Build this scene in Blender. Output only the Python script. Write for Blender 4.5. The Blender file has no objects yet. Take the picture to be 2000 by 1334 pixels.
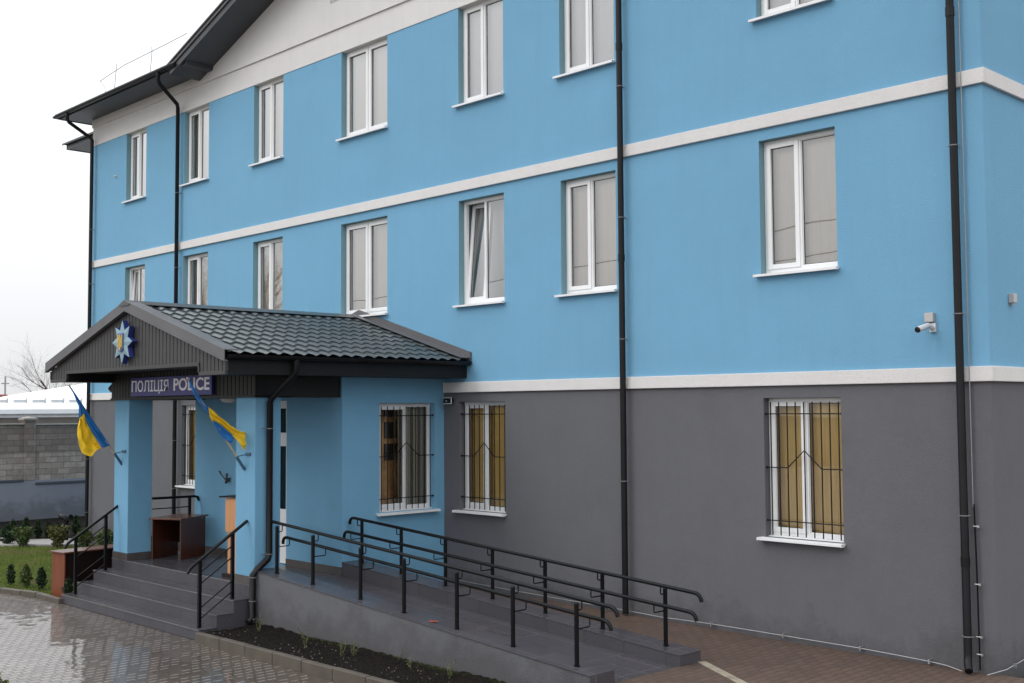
import bpy, math, random
from mathutils import Vector, Matrix
import numpy as np
random.seed(7); np.random.seed(7)
S = bpy.context.scene
COL = S.collection
rad = math.radians

# ------------------------------------------------------------------ camera
cam = bpy.data.cameras.new('camera'); camo = bpy.data.objects.new('camera', cam); COL.objects.link(camo)
yaw, pit, rol = rad(45.92336), rad(3.29628), rad(-0.35628)
fw = Vector((-math.sin(yaw)*math.cos(pit), math.cos(yaw)*math.cos(pit), math.sin(pit)))
rt0 = Vector((math.cos(yaw), math.sin(yaw), 0)); up0 = rt0.cross(fw)
rt = rt0*math.cos(rol)+up0*math.sin(rol); up = -rt0*math.sin(rol)+up0*math.cos(rol)
CAM = Vector((0, -12, 1.9805))
M = Matrix(((rt.x, up.x, -fw.x, CAM.x), (rt.y, up.y, -fw.y, CAM.y), (rt.z, up.z, -fw.z, CAM.z), (0, 0, 0, 1)))
camo.matrix_world = M
cam.sensor_width = 36; cam.lens = 2264.54/2000*36; cam.clip_end = 2000; cam.clip_start = .1
S.camera = camo

# ------------------------------------------------------------------ world (overcast) and sun
w = bpy.data.worlds.new('World'); S.world = w; w.use_nodes = True
nt = w.node_tree; nt.nodes.clear()
N = nt.nodes.new; L = nt.links.new
out = N('ShaderNodeOutputWorld'); bg = N('ShaderNodeBackground'); L(bg.outputs[0], out.inputs[0])
sky = N('ShaderNodeTexSky'); sky.sky_type = 'NISHITA'; sky.sun_disc = False
sky.sun_elevation = rad(38); sky.sun_rotation = rad(205)
tc = N('ShaderNodeTexCoord'); sp = N('ShaderNodeSeparateXYZ'); L(tc.outputs['Generated'], sp.inputs[0])
mx = N('ShaderNodeMath'); mx.operation = 'MAXIMUM'; L(sp.outputs[2], mx.inputs[0]); mx.inputs[1].default_value = 0
mr = N('ShaderNodeMapRange'); L(mx.outputs[0], mr.inputs[0]); mr.inputs[1].default_value = 0; mr.inputs[2].default_value = 1
mr.inputs[3].default_value = 6.9; mr.inputs[4].default_value = 21.5
cn = N('ShaderNodeTexNoise'); cn.inputs['Scale'].default_value = 2.2; cn.inputs['Detail'].default_value = 5
L(tc.outputs['Generated'], cn.inputs[0])
cm = N('ShaderNodeMapRange'); L(cn.outputs[0], cm.inputs[0]); cm.inputs[3].default_value = .90; cm.inputs[4].default_value = 1.07
ml = N('ShaderNodeMath'); ml.operation = 'MULTIPLY'; L(mr.outputs[0], ml.inputs[0]); L(cm.outputs[0], ml.inputs[1])
cc = N('ShaderNodeCombineColor'); 
for i, k in enumerate((.985, 1.0, 1.02)):
    m_ = N('ShaderNodeMath'); m_.operation = 'MULTIPLY'; L(ml.outputs[0], m_.inputs[0]); m_.inputs[1].default_value = k
    L(m_.outputs[0], cc.inputs[i])
mixs = N('ShaderNodeMix'); mixs.data_type = 'RGBA'; mixs.inputs[0].default_value = .95
L(sky.outputs[0], mixs.inputs[6]); L(cc.outputs[0], mixs.inputs[7])
L(mixs.outputs[2], bg.inputs[0]); bg.inputs[1].default_value = .1
sun = bpy.data.lights.new('sun', 'SUN'); sun.energy = .5; sun.angle = rad(25); sun.color = (1, .97, .93)
suno = bpy.data.objects.new('sun', sun); COL.objects.link(suno)
suno.rotation_euler = (rad(52), 0, rad(-25))
S.view_settings.view_transform = 'Standard'; S.view_settings.look = 'None'
S.view_settings.exposure = .28; S.view_settings.gamma = 1

# ------------------------------------------------------------------ materials
def newmat(name):
    m = bpy.data.materials.new(name); m.use_nodes = True
    t = m.node_tree; b = t.nodes['Principled BSDF']
    return m, t, b
def coords(t, scale=(1, 1, 1), rot=(0, 0, 0), loc=(0, 0, 0)):
    a = t.nodes.new('ShaderNodeTexCoord'); mp = t.nodes.new('ShaderNodeMapping')
    mp.inputs['Scale'].default_value = scale; mp.inputs['Rotation'].default_value = rot; mp.inputs['Location'].default_value = loc
    t.links.new(a.outputs['Object'], mp.inputs[0]); return mp.outputs[0]
def noise(t, v, sc, det=4, rough=.55, lo=0, hi=1, clo=.3, chi=.7):
    n = t.nodes.new('ShaderNodeTexNoise'); n.inputs['Scale'].default_value = sc; n.inputs['Detail'].default_value = det
    n.inputs['Roughness'].default_value = rough
    t.links.new(v, n.inputs['Vector'])
    r = t.nodes.new('ShaderNodeMapRange'); t.links.new(n.outputs[0], r.inputs[0])
    r.inputs[1].default_value = clo; r.inputs[2].default_value = chi; r.inputs[3].default_value = lo; r.inputs[4].default_value = hi
    return r.outputs[0]
def mixc(t, f, a, b, mode='MIX'):
    m = t.nodes.new('ShaderNodeMix'); m.data_type = 'RGBA'; m.blend_type = mode
    if isinstance(f, (int, float)): m.inputs[0].default_value = f
    else: t.links.new(f, m.inputs[0])
    for i, c in ((6, a), (7, b)):
        if isinstance(c, tuple): m.inputs[i].default_value = (*c[:3], 1)
        else: t.links.new(c, m.inputs[i])
    return m.outputs[2]
def mth(t, op, a, b):
    m = t.nodes.new('ShaderNodeMath'); m.operation = op
    for i, c in enumerate((a, b)):
        if isinstance(c, (int, float)): m.inputs[i].default_value = c
        else: t.links.new(c, m.inputs[i])
    return m.outputs[0]
def bump(t, b, h, strength=.3, dist=.01, prev=None):
    n = t.nodes.new('ShaderNodeBump'); n.inputs['Strength'].default_value = strength; n.inputs['Distance'].default_value = dist
    t.links.new(h, n.inputs['Height'])
    if prev: t.links.new(prev, n.inputs['Normal'])
    t.links.new(n.outputs[0], b.inputs['Normal']); return n.outputs[0]
def simple(name, c, rough=.5, var=.12, sc=6, bsc=80, bst=.15, bd=.004, metal=0, spec=.5, c2=None, stretch=(1, 1, 1)):
    m, t, b = newmat(name); v = coords(t, stretch)
    f = noise(t, v, sc, 5)
    a = c2 if c2 else tuple(x*(1-var) for x in c)
    d = tuple(x*(1+var) for x in c) if not c2 else c
    t.links.new(mixc(t, f, a, d), b.inputs['Base Color'])
    b.inputs['Roughness'].default_value = rough; b.inputs['Metallic'].default_value = metal
    b.inputs['Specular IOR Level'].default_value = spec
    if bst: bump(t, b, noise(t, v, bsc, 3), bst, bd)
    return m
def stucco(name, c, rough=.85, patches=.06, seed=0, dirt=0):
    m, t, b = newmat(name); v = coords(t, loc=(seed, seed*.7, 0))
    big = noise(t, v, .55, 5, .6); mid = noise(t, v, 5, 4); fine = noise(t, v, 55, 4, .75, clo=.3, chi=.7)
    c1 = mixc(t, big, tuple(x*(1-patches) for x in c), tuple(x*(1+patches) for x in c))
    c2 = mixc(t, mth(t, 'MULTIPLY', mid, .22), c1, tuple(x*.9 for x in c))
    c3 = mixc(t, mth(t, 'MULTIPLY', fine, .46), c2, tuple(x*.74 for x in c))
    # trowel marks and touched-up blotches
    vo = t.nodes.new('ShaderNodeTexVoronoi'); vo.inputs['Scale'].default_value = .8
    wob = t.nodes.new('ShaderNodeTexNoise'); wob.inputs['Scale'].default_value = 6; t.links.new(v, wob.inputs['Vector'])
    vv = t.nodes.new('ShaderNodeMix'); vv.data_type = 'RGBA'; vv.inputs[0].default_value = .08
    t.links.new(v, vv.inputs[6]); t.links.new(wob.outputs['Color'], vv.inputs[7]); t.links.new(vv.outputs[2], vo.inputs['Vector'])
    r = t.nodes.new('ShaderNodeMapRange'); t.links.new(vo.outputs['Distance'], r.inputs[0])
    r.inputs[1].default_value = .05; r.inputs[2].default_value = .10; r.inputs[3].default_value = .35; r.inputs[4].default_value = 0
    c4 = mixc(t, r.outputs[0], c3, tuple(x*.8 for x in c))
    # rain streaking, long and thin
    vs = coords(t, (3.0, 3.0, .22)); st = noise(t, vs, 2.0, 5, .65, 0, .26, .5, .78)
    c5 = mixc(t, st, c4, tuple(x*.78 for x in c))
    if dirt:
        gz = t.nodes.new('ShaderNodeTexNoise'); gz.inputs['Scale'].default_value = 3; t.links.new(v, gz.inputs['Vector'])
        c5 = mixc(t, mth(t, 'MULTIPLY', noise(t, coords(t, (1, 1, 1)), 1.3, 6, .7, 0, 1, .5, .75), dirt), c5, tuple(x*.7 for x in c))
    if dirt:
        # rain splash marks at the foot of the wall
        sz = t.nodes.new('ShaderNodeSeparateXYZ'); tg = t.nodes.new('ShaderNodeNewGeometry'); t.links.new(tg.outputs['Position'], sz.inputs[0])
        zz = mth(t, 'ADD', sz.outputs[2], noise(t, v, 2.6, 6, .7, -.30, .30))
        sr = t.nodes.new('ShaderNodeMapRange'); t.links.new(zz, sr.inputs[0]); sr.inputs[1].default_value = -.85; sr.inputs[2].default_value = -.42; sr.inputs[3].default_value = .42; sr.inputs[4].default_value = 0
        c5 = mixc(t, sr.outputs[0], c5, (.055, .05, .048))
    t.links.new(c5, b.inputs['Base Color']); b.inputs['Roughness'].default_value = rough
    b.inputs['Specular IOR Level'].default_value = .25
    n1 = bump(t, b, noise(t, v, 120, 3, .7), .9, .006)
    bump(t, b, noise(t, v, 2.2, 3), .12, .02, n1)
    return m
M_ = {}
M_['blue'] = stucco('blue_stucco', (.208, .462, .678), patches=.05)
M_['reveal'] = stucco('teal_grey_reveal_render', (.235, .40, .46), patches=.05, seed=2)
M_['grey'] = stucco('grey_stucco', (.160, .161, .176), patches=.04, seed=3, dirt=.3)
M_['white'] = stucco('white_stucco', (.85, .83, .815), patches=.03, seed=5)
M_['pvc'] = simple('white_pvc', (.80, .80, .80), .28, .02, 3, bst=.02)
M_['sill'] = simple('white_metal_sill', (.78, .78, .79), .35, .05, 8, bst=.05)
M_['black'] = simple('black_painted_steel', (.003, .0035, .0045), .36, .2, 12, 60, .08, .002, spec=.2)
M_['blackm'] = simple('black_iron_bars', (.008, .008, .009), .5, .2, 12, spec=.3)
M_['pipe'] = simple('dark_downpipe', (.008, .0075, .009), .42, .25, 5, 30, .05, spec=.25)
M_['metal'] = simple('galvanised_steel', (.5, .5, .5), .35, .15, 30, metal=.8)
M_['rod'] = simple('grey_lightning_rod', (.32, .33, .34), .4, .1, 30, metal=.3)
M_['clipm'] = simple('dull_pipe_clip', (.16, .16, .165), .4, .2, 30)
M_['cable'] = simple('bright_wire', (.42, .42, .43), .35, .1, 30, metal=.3)
M_['roof'] = simple('grey_green_metal_tile', (.058, .068, .071), .30, .14, 2.2, 40, .05)
M_['flash'] = simple('grey_metal_flashing', (.105, .103, .11), .42, .12, 3, 20, .05)
M_['clad'] = simple('dark_grey_cladding', (.040, .038, .038), .45, .14, 3, 30, .05)
M_['soffit'] = simple('dark_soffit', (.050, .052, .060), .5, .15, 2.5, 30, .05)
M_['soffitd'] = simple('shaded_porch_soffit', (.010, .010, .011), .55, .15, 2.5, 30, .05, spec=.25)  # darker copy of the eave soffit, shade under the porch put into its colour
M_['cladd'] = simple('shaded_dark_cladding', (.013, .012, .012), .5, .15, 2.5, 30, .05, spec=.3)  # beam's copy of the gable cladding, darkened in colour for the porch shade
M_['signblue'] = simple('navy_sign_panel', (.028, .028, .19), .4, .08, 4)
M_['signtext'] = simple('pale_lettering', (.90, .90, .96), .5, .05, 6)
M_['deck'] = None
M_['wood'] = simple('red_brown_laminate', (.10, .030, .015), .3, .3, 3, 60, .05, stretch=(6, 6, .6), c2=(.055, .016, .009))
M_['woodtop'] = simple('brown_table_top', (.13, .045, .026), .22, .25, 3, 60, .03, stretch=(1, 8, 4))
M_['wooddark'] = simple('dark_brown_panel', (.014, .006, .005), .5, .3, 3, 60, .05, stretch=(5, 5, .7), spec=.2)
M_['woodlit'] = simple('lit_brown_laminate', (.21, .062, .028), .45, .2, 3, 60, .05, stretch=(6, 6, .6), c2=(.14, .042, .02), spec=.3)  # brighter copy of the desk laminate, daylight on the end panels painted in
M_['beech'] = simple('orange_beech', (.52, .25, .11), .35, .15, 3, 60, .05, stretch=(6, 6, .5))
M_['pole'] = simple('pale_wooden_pole', (.45, .36, .25), .6, .2, 10)
M_['bracket'] = simple('blue_painted_bracket', (.04, .10, .17), .4, .2, 12)
M_['fblue'] = simple('blue_flag_cloth', (.015, .16, .46), .55, .25, 5, 300, .2, .001)
M_['fyel'] = simple('yellow_flag_cloth', (.88, .56, .015), .55, .16, 5, 300, .2, .001)
M_['star'] = simple('pale_blue_star_face', (.22, .34, .40), .45, .06, 8)
M_['starside'] = simple('deep_blue_star_side', (.022, .035, .19), .4, .1, 8)
M_['gold'] = simple('gold_relief', (.62, .42, .08), .4, .15, 30)
M_['navy'] = simple('navy_shield', (.08, .12, .30), .4, .1, 8)
M_['camw'] = simple('white_camera_plastic', (.62, .62, .62), .35, .05, 8)
M_['boxgrey'] = simple('grey_junction_box', (.45, .43, .41), .5, .05, 8)
M_['dark'] = simple('dark_glossy', (.01, .01, .012), .15, .1, 8)
M_['kerb'] = simple('wet_concrete_kerb', (.110, .092, .074), .5, .35, 4, 50, .4, .004, c2=(.075, .064, .052), spec=.35)
M_['kerblight'] = simple('pale_flush_kerb', (.33, .29, .22), .35, .3, 5, 60, .3)
M_['soil'] = simple('dark_wet_soil', (.014, .010, .008), .85, .5, 14, 35, 1.0, .04, c2=(.006, .005, .004), spec=.15)
M_['room'] = simple('room_plaster', (.76, .80, .66), .8, .08, 3)
M_['leaf1'] = simple('dark_conifer_leaf', (.028, .050, .022), .55, .35, 9, bst=0, spec=.2)
M_['leaf2'] = simple('olive_leaf', (.10, .105, .035), .55, .35, 9, bst=0, spec=.2)
M_['leaf3'] = simple('fresh_grass_blade', (.13, .18, .025), .6, .4, 9, bst=0, spec=.15)
M_['grassdry'] = simple('dull_green_leaf', (.07, .10, .03), .55, .4, 9, bst=0, spec=.2)
M_['weed'] = simple('muted_weed_green', (.055, .065, .025), .7, .4, 9, bst=0, spec=.1)
M_['bark'] = simple('grey_brown_bark', (.10, .08, .068), .8, .3, 12, 40, .5, .01)
M_['barkgold'] = simple('golden_brown_twigs', (.24, .17, .09), .8, .3, 12, bst=0)
M_['twig'] = simple('green_brown_rose_stem', (.10, .10, .045), .6, .4, 20, bst=0)
M_['snow'] = simple('snow', (.86, .88, .90), .6, .03, 2, 12, .2, .02)
M_['snowgrey'] = simple('snow_guard_grey', (.48, .49, .50), .5, .1, 6)
M_['housewall'] = simple('dull_house_wall', (.48, .46, .43), .8, .08, 2)
M_['houseeave'] = simple('pale_house_eave', (.66, .67, .68), .6, .08, 2)
M_['redbrick'] = simple('red_brick_chimney', (.20, .055, .035), .8, .25, 9, 30, .5)
M_['boundbase'] = stucco('blue_grey_render', (.27, .29, .335), patches=.12, seed=9, dirt=.5)
M_['boundcap'] = simple('dark_ledge', (.07, .075, .085), .5, .2, 5)
M_['coping'] = simple('worn_coping', (.24, .22, .20), .7, .25, 5, 40, .5)
M_['rleaf'] = simple('fallen_red_leaf', (.28, .05, .03), .5, .2, 30, bst=0)
M_['lampglass'] = simple('lamp_diffuser', (.55, .55, .52), .3, .03, 5)
M_['blind'] = simple('beige_vertical_blind', (.95, .88, .81), .8, .04, 3, stretch=(8, 8, .5))
M_['blindgrey'] = simple('grey_vertical_blind', (.88, .86, .88), .8, .04, 3, stretch=(8, 8, .5))
M_['blindoc'] = simple('ochre_vertical_blind', (.82, .57, .20), .8, .16, 3, stretch=(9, 9, .4))
M_['blindgr'] = simple('dark_olive_blind', (.42, .42, .36), .8, .1, 3, stretch=(8, 8, .5))
M_['notice'] = simple('orange_notice_board', (.85, .48, .20), .6, .3, 7)
M_['noticed'] = simple('dark_poster', (.05, .04, .04), .5, .5, 14, c2=(.02, .02, .03))
M_['paper'] = simple('paper_sheet', (.5, .48, .44), .6, .1, 14)

def tile_mat(name, c, bw, bh, rough, speck=.25, rot=(0, 0, 0), puddle=True, mort=(.10, .095, .09)):
    m, t, b = newmat(name); v = coords(t, (1, 1, 1), rot)
    br = t.nodes.new('ShaderNodeTexBrick'); t.links.new(v, br.inputs['Vector'])
    br.inputs['Scale'].default_value = 1; br.inputs['Brick Width'].default_value = bw; br.inputs['Row Height'].default_value = bh
    br.inputs['Mortar Size'].default_value = .007; br.inputs['Mortar Smooth'].default_value = .1; br.offset = 0
    br.inputs['Color1'].default_value = (*[x*.9 for x in c], 1); br.inputs['Color2'].default_value = (*[x*1.12 for x in c], 1)
    br.inputs['Mortar'].default_value = (*mort, 1); br.inputs['Bias'].default_value = 0
    v0 = coords(t)
    f = noise(t, v0, 38, 5, .85, 0, 1, .46, .62)
    c1 = mixc(t, mth(t, 'MULTIPLY', f, speck), br.outputs[0], tuple(x*2.4 for x in c))
    c2 = mixc(t, noise(t, v0, 1.7, 5, .6, 0, .35), c1, tuple(x*.62 for x in c))
    t.links.new(c2, b.inputs['Base Color'])
    if puddle: t.links.new(noise(t, v0, .8, 2, .4, rough*.85, rough*1.2), b.inputs['Roughness'])
    else: b.inputs['Roughness'].default_value = rough
    return m
DX = rad(90)
M_['tile'] = tile_mat('grey_granite_tile_floor', (.058, .054, .063), .6, .3, .27, mort=(.115, .105, .11))
M_['tileface'] = tile_mat('grey_granite_tile_face', (.056, .054, .063), .6, 1.2, .42, .3, (DX, 0, 0), mort=(.03, .028, .03))
M_['nosing'] = simple('pale_tile_nosing', (.15, .14, .14), .35, .2, 12)
M_['plinth'] = tile_mat('brown_grey_plinth_tile', (.070, .061, .058), .6, 1.2, .35, .2, (DX, 0, 0))

def paver_mat(name, c1, c2, rw, ln, rough, coat, glint, glintc, joint, patch):
    """pavers in staggered rows running along Y, with sky glints painted on one edge, dark joints and a film of water"""
    m, t, b = newmat(name); v0 = coords(t)
    wn = t.nodes.new('ShaderNodeTexNoise'); wn.inputs['Scale'].default_value = 3.0; t.links.new(v0, wn.inputs['Vector'])
    vv = t.nodes.new('ShaderNodeMix'); vv.data_type = 'RGBA'; vv.blend_type = 'ADD'; vv.inputs[0].default_value = .012
    t.links.new(v0, vv.inputs[6]); t.links.new(wn.outputs['Color'], vv.inputs[7]); vv.inputs[0].default_value = .05
    s_ = t.nodes.new('ShaderNodeSeparateXYZ'); t.links.new(vv.outputs[2], s_.inputs[0])
    xr = mth(t, 'DIVIDE', s_.outputs[0], rw); row = mth(t, 'FLOOR', xr, 0); fx = mth(t, 'FRACT', xr, 0)
    yr = mth(t, 'ADD', mth(t, 'DIVIDE', s_.outputs[1], ln), mth(t, 'MULTIPLY', row, .5)); colm = mth(t, 'FLOOR', yr, 0); fy = mth(t, 'FRACT', yr, 0)
    cb = t.nodes.new('ShaderNodeCombineXYZ'); t.links.new(row, cb.inputs[0]); t.links.new(colm, cb.inputs[1])
    wh = t.nodes.new('ShaderNodeTexWhiteNoise'); wh.noise_dimensions = '2D'; t.links.new(cb.outputs[0], wh.inputs['Vector'])
    rnd = wh.outputs['Value']
    # joints
    ex = mth(t, 'MINIMUM', fx, mth(t, 'SUBTRACT', 1, fx)); ey = mth(t, 'MINIMUM', fy, mth(t, 'SUBTRACT', 1, fy))
    ed = mth(t, 'MINIMUM', mth(t, 'MULTIPLY', ex, rw), mth(t, 'MULTIPLY', ey, ln))
    jr = t.nodes.new('ShaderNodeMapRange'); t.links.new(ed, jr.inputs[0]); jr.inputs[1].default_value = .003; jr.inputs[2].default_value = .010; jr.inputs[3].default_value = 1; jr.inputs[4].default_value = 0
    jm = jr.outputs[0]
    # pale dash along one long edge: wet sky glint put into the colour
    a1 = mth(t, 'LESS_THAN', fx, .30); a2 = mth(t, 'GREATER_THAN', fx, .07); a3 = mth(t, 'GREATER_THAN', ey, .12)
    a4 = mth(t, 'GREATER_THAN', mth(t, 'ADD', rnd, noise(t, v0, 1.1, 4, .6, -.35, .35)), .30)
    am = mth(t, 'MULTIPLY', mth(t, 'MULTIPLY', mth(t, 'MULTIPLY', a1, a2), mth(t, 'MULTIPLY', a3, a4)), glint)
    c = mixc(t, rnd, c1, c2)
    c = mixc(t, noise(t, v0, .9, 5, .65, 0, .6, .4, .7), c, patch)
    c = mixc(t, noise(t, v0, 60, 3, .6, 0, .3), c, tuple(x*.6 for x in c1))
    c = mixc(t, mth(t, 'MULTIPLY', jm, .75), c, joint); c = mixc(t, am, c, glintc)
    t.links.new(c, b.inputs['Base Color'])
    b.inputs['Roughness'].default_value = rough
    b.inputs['Coat IOR'].default_value = 1.5
    t.links.new(mth(t, 'MULTIPLY', mth(t, 'SUBTRACT', 1, mth(t, 'MULTIPLY', jm, .6)), noise(t, v0, .7, 5, .6, coat*.8, coat, .3, .6)), b.inputs['Coat Weight'])
    b.inputs['Coat Roughness'].default_value = .05
    inv = mth(t, 'SUBTRACT', 1, jm)
    n1 = bump(t, b, mth(t, 'ADD', inv, mth(t, 'MULTIPLY', rnd, .35)), .5, .004)
    bump(t, b, noise(t, v0, 90, 3, .6), .15, .002, n1)
    # the water film follows the stones: each one tilted a touch
    sc = t.nodes.new('ShaderNodeVectorMath'); sc.operation = 'SUBTRACT'; t.links.new(wh.outputs['Color'], sc.inputs[0]); sc.inputs[1].default_value = (.5, .5, .5)
    s2 = t.nodes.new('ShaderNodeVectorMath'); s2.operation = 'SCALE'; t.links.new(sc.outputs[0], s2.inputs[0]); s2.inputs['Scale'].default_value = .018
    ge = t.nodes.new('ShaderNodeNewGeometry'); ad = t.nodes.new('ShaderNodeVectorMath'); ad.operation = 'ADD'
    t.links.new(ge.outputs['Normal'], ad.inputs[0]); t.links.new(s2.outputs[0], ad.inputs[1])
    nm = t.nodes.new('ShaderNodeVectorMath'); nm.operation = 'NORMALIZE'; t.links.new(ad.outputs[0], nm.inputs[0])
    t.links.new(nm.outputs[0], b.inputs['Coat Normal'])
    return m
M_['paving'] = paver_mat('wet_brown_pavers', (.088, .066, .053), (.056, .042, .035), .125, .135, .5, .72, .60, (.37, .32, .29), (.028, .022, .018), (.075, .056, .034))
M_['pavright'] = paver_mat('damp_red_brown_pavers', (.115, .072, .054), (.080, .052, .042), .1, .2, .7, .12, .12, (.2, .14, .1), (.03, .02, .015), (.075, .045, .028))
M_['path'] = simple('pale_concrete_path', (.34, .32, .31), .4, .15, 4, 30, .3)

def ground_mat():
    m, t, b = newmat('short_winter_grass'); v = coords(t)
    c = mixc(t, noise(t, v, 1.6, 5, .6), (.085, .135, .018), (.17, .185, .035))
    c = mixc(t, noise(t, v, 45, 4, .7), c, (.05, .07, .02))
    c = mixc(t, noise(t, v, .8, 4, .6, 0, .8, .5, .62), c, (.12, .09, .05))
    t.links.new(c, b.inputs['Base Color']); b.inputs['Roughness'].default_value = .9; b.inputs['Specular IOR Level'].default_value = .1
    bump(t, b, noise(t, v, 70, 3), .8, .03); return m
M_['lawn'] = ground_mat()
M_['earth'] = simple('bare_damp_earth', (.085, .075, .065), .8, .3, 5, 30, .6, .02)

def block_mat():
    m, t, b = newmat('mixed_concrete_blocks')
    a = t.nodes.new('ShaderNodeTexCoord'); s = t.nodes.new('ShaderNodeSeparateXYZ'); cb = t.nodes.new('ShaderNodeCombineXYZ')
    t.links.new(a.outputs['Object'], s.inputs[0]); t.links.new(s.outputs[1], cb.inputs[0]); t.links.new(s.outputs[2], cb.inputs[1])
    br = t.nodes.new('ShaderNodeTexBrick'); t.links.new(cb.outputs[0], br.inputs['Vector'])
    br.inputs['Scale'].default_value = 1; br.inputs['Brick Width'].default_value = .36; br.inputs['Row Height'].default_value = .165
    br.inputs['Mortar Size'].default_value = .008
    br.inputs['Color1'].default_value = (.20, .165, .14, 1); br.inputs['Color2'].default_value = (.46, .40, .35, 1)
    br.inputs['Mortar'].default_value = (.09, .08, .07, 1)
    v = coords(t)
    g = t.nodes.new('ShaderNodeMapRange'); t.links.new(s.outputs[2], g.inputs[0])
    g.inputs[1].default_value = 1.90; g.inputs[2].default_value = 1.94; g.inputs[3].default_value = .0; g.inputs[4].default_value = .8
    c = mixc(t, g.outputs[0], mixc(t, .35, br.outputs[0], (.42, .36, .31)), mixc(t, .68, br.outputs[0], (.14, .112, .098)))
    c = mixc(t, noise(t, v, 9, 5, .7, 0, .45), c, (.10, .085, .075))
    t.links.new(c, b.inputs['Base Color']); b.inputs['Roughness'].default_value = .85
    n1 = bump(t, b, mth(t, 'SUBTRACT', 1, br.outputs['Fac']), .8, .01)
    bump(t, b, noise(t, v, 50, 3), .5, .006, n1); return m
M_['block'] = block_mat()

def glass_mat(name, boost, tint):
    m = bpy.data.materials.new(name); m.use_nodes = True; t = m.node_tree; t.nodes.clear()
    o = t.nodes.new('ShaderNodeOutputMaterial'); mx_ = t.nodes.new('ShaderNodeMixShader')
    tr = t.nodes.new('ShaderNodeBsdfTransparent'); tr.inputs[0].default_value = (*tint, 1)
    gl = t.nodes.new('ShaderNodeBsdfGlossy'); gl.inputs['Roughness'].default_value = .004
    fr = t.nodes.new('ShaderNodeFresnel'); fr.inputs[0].default_value = 1.5
    v = coords(t); nb = t.nodes.new('ShaderNodeBump'); nb.inputs['Strength'].default_value = .05; nb.inputs['Distance'].default_value = .01
    t.links.new(noise(t, v, 1.2, 1), nb.inputs['Height']); t.links.new(nb.outputs[0], gl.inputs['Normal'])
    f = mth(t, 'MINIMUM', mth(t, 'MULTIPLY', fr.outputs[0], boost), 1)
    t.links.new(f, mx_.inputs[0]); t.links.new(tr.outputs[0], mx_.inputs[1]); t.links.new(gl.outputs[0], mx_.inputs[2])
    t.links.new(mx_.outputs[0], o.inputs[0]); return m
M_['glass'] = glass_mat('window_glass', 6.2, (.975, .985, .975))
M_['glasslow'] = glass_mat('lower_window_glass', 2.6, (.975, .985, .975))
M_['glassdoor'] = glass_mat('dark_door_glass', 1.4, (.25, .27, .28))

# ------------------------------------------------------------------ mesh builder
class MB:
    def __init__(s): s.v = []; s.f = []; s.sm = []
    def add(s, vs, fs, smooth=False):
        o = len(s.v); s.v += [tuple(x) for x in vs]; s.f += [tuple(i+o for i in f) for f in fs]; s.sm += [smooth]*len(fs); return s
    def box(s, x0, x1, y0, y1, z0, z1, rot=0, piv=None):
        vs = [(x, y, z) for x in (x0, x1) for y in (y0, y1) for z in (z0, z1)]
        if rot:
            c, n = math.cos(rot), math.sin(rot); px, py = piv
            vs = [(px+(x-px)*c-(y-py)*n, py+(x-px)*n+(y-py)*c, z) for x, y, z in vs]
        return s.add(vs, [(0, 1, 3, 2), (4, 6, 7, 5), (0, 4, 5, 1), (2, 3, 7, 6), (0, 2, 6, 4), (1, 5, 7, 3)])
    def quad(s, *p): return s.add(p, [tuple(range(len(p)))])
    def prism(s, poly, ax, a, b):
        """poly: 2D points in the plane normal to ax; extruded from a to b"""
        n = len(poly)
        def P(q, k): return {'X': (k, q[0], q[1]), 'Y': (q[0], k, q[1]), 'Z': (q[0], q[1], k)}[ax]
        vs = [P(q, a) for q in poly]+[P(q, b) for q in poly]
        return s.add(vs, [tuple(range(n-1, -1, -1)), tuple(range(n, 2*n))]+[(i, (i+1) % n, n+(i+1) % n, n+i) for i in range(n)])
    def tube(s, pts, r, n=10, cap=True):
        pts = [Vector(p) for p in pts]; rs = r if isinstance(r, (list, tuple)) else [r]*len(pts)
        rings = []; prev = None
        for i, p in enumerate(pts):
            d = (pts[min(i+1, len(pts)-1)]-pts[max(i-1, 0)]).normalized()
            if prev is None:
                a = Vector((0, 0, 1)) if abs(d.z) < .9 else Vector((1, 0, 0)); u = d.cross(a).normalized()
            else:
                u = (prev-d*prev.dot(d)); u = u.normalized() if u.length > 1e-6 else d.orthogonal().normalized()
            prev = u; w_ = d.cross(u)
            rings.append([p+(u*math.cos(2*math.pi*k/n)+w_*math.sin(2*math.pi*k/n))*rs[i] for k in range(n)])
        vs = [q for R_ in rings for q in R_]
        fs = [(i*n+k, i*n+(k+1) % n, (i+1)*n+(k+1) % n, (i+1)*n+k) for i in range(len(pts)-1) for k in range(n)]
        s.add(vs, fs, True)
        if cap: 
            s.add(rings[0], [tuple(range(n-1, -1, -1))]); s.add(rings[-1], [tuple(range(n))])
        return s
    def build(s, name, mat, parent=None, base=None, bevel=0, weld=False):
        """geometry is given in world coordinates; base = world position of the thing"""
        if parent is not None: b = parent['_b']
        else: b = base or (0, 0, 0)
        me = bpy.data.meshes.new(name)
        me.from_pydata([(x-b[0], y-b[1], z-b[2]) for x, y, z in s.v], [], s.f)
        me.polygons.foreach_set('use_smooth', s.sm)
        me.materials.append(M_[mat] if isinstance(mat, str) else mat); me.update()
        o = bpy.data.objects.new(name, me); COL.objects.link(o)
        if parent is not None: o.parent = parent
        else: o.location = b
        o['_b'] = list(b)
        if bevel:
            md = o.modifiers.new('bevel', 'BEVEL'); md.width = bevel; md.segments = 2; md.limit_method = 'ANGLE'; md.angle_limit = rad(40)
        return o
def tag(o, label=None, cat=None, group=None, kind=None):
    if label: o['label'] = label
    if cat: o['category'] = cat
    if group: o['group'] = group
    if kind: o['kind'] = kind
    return o
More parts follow.
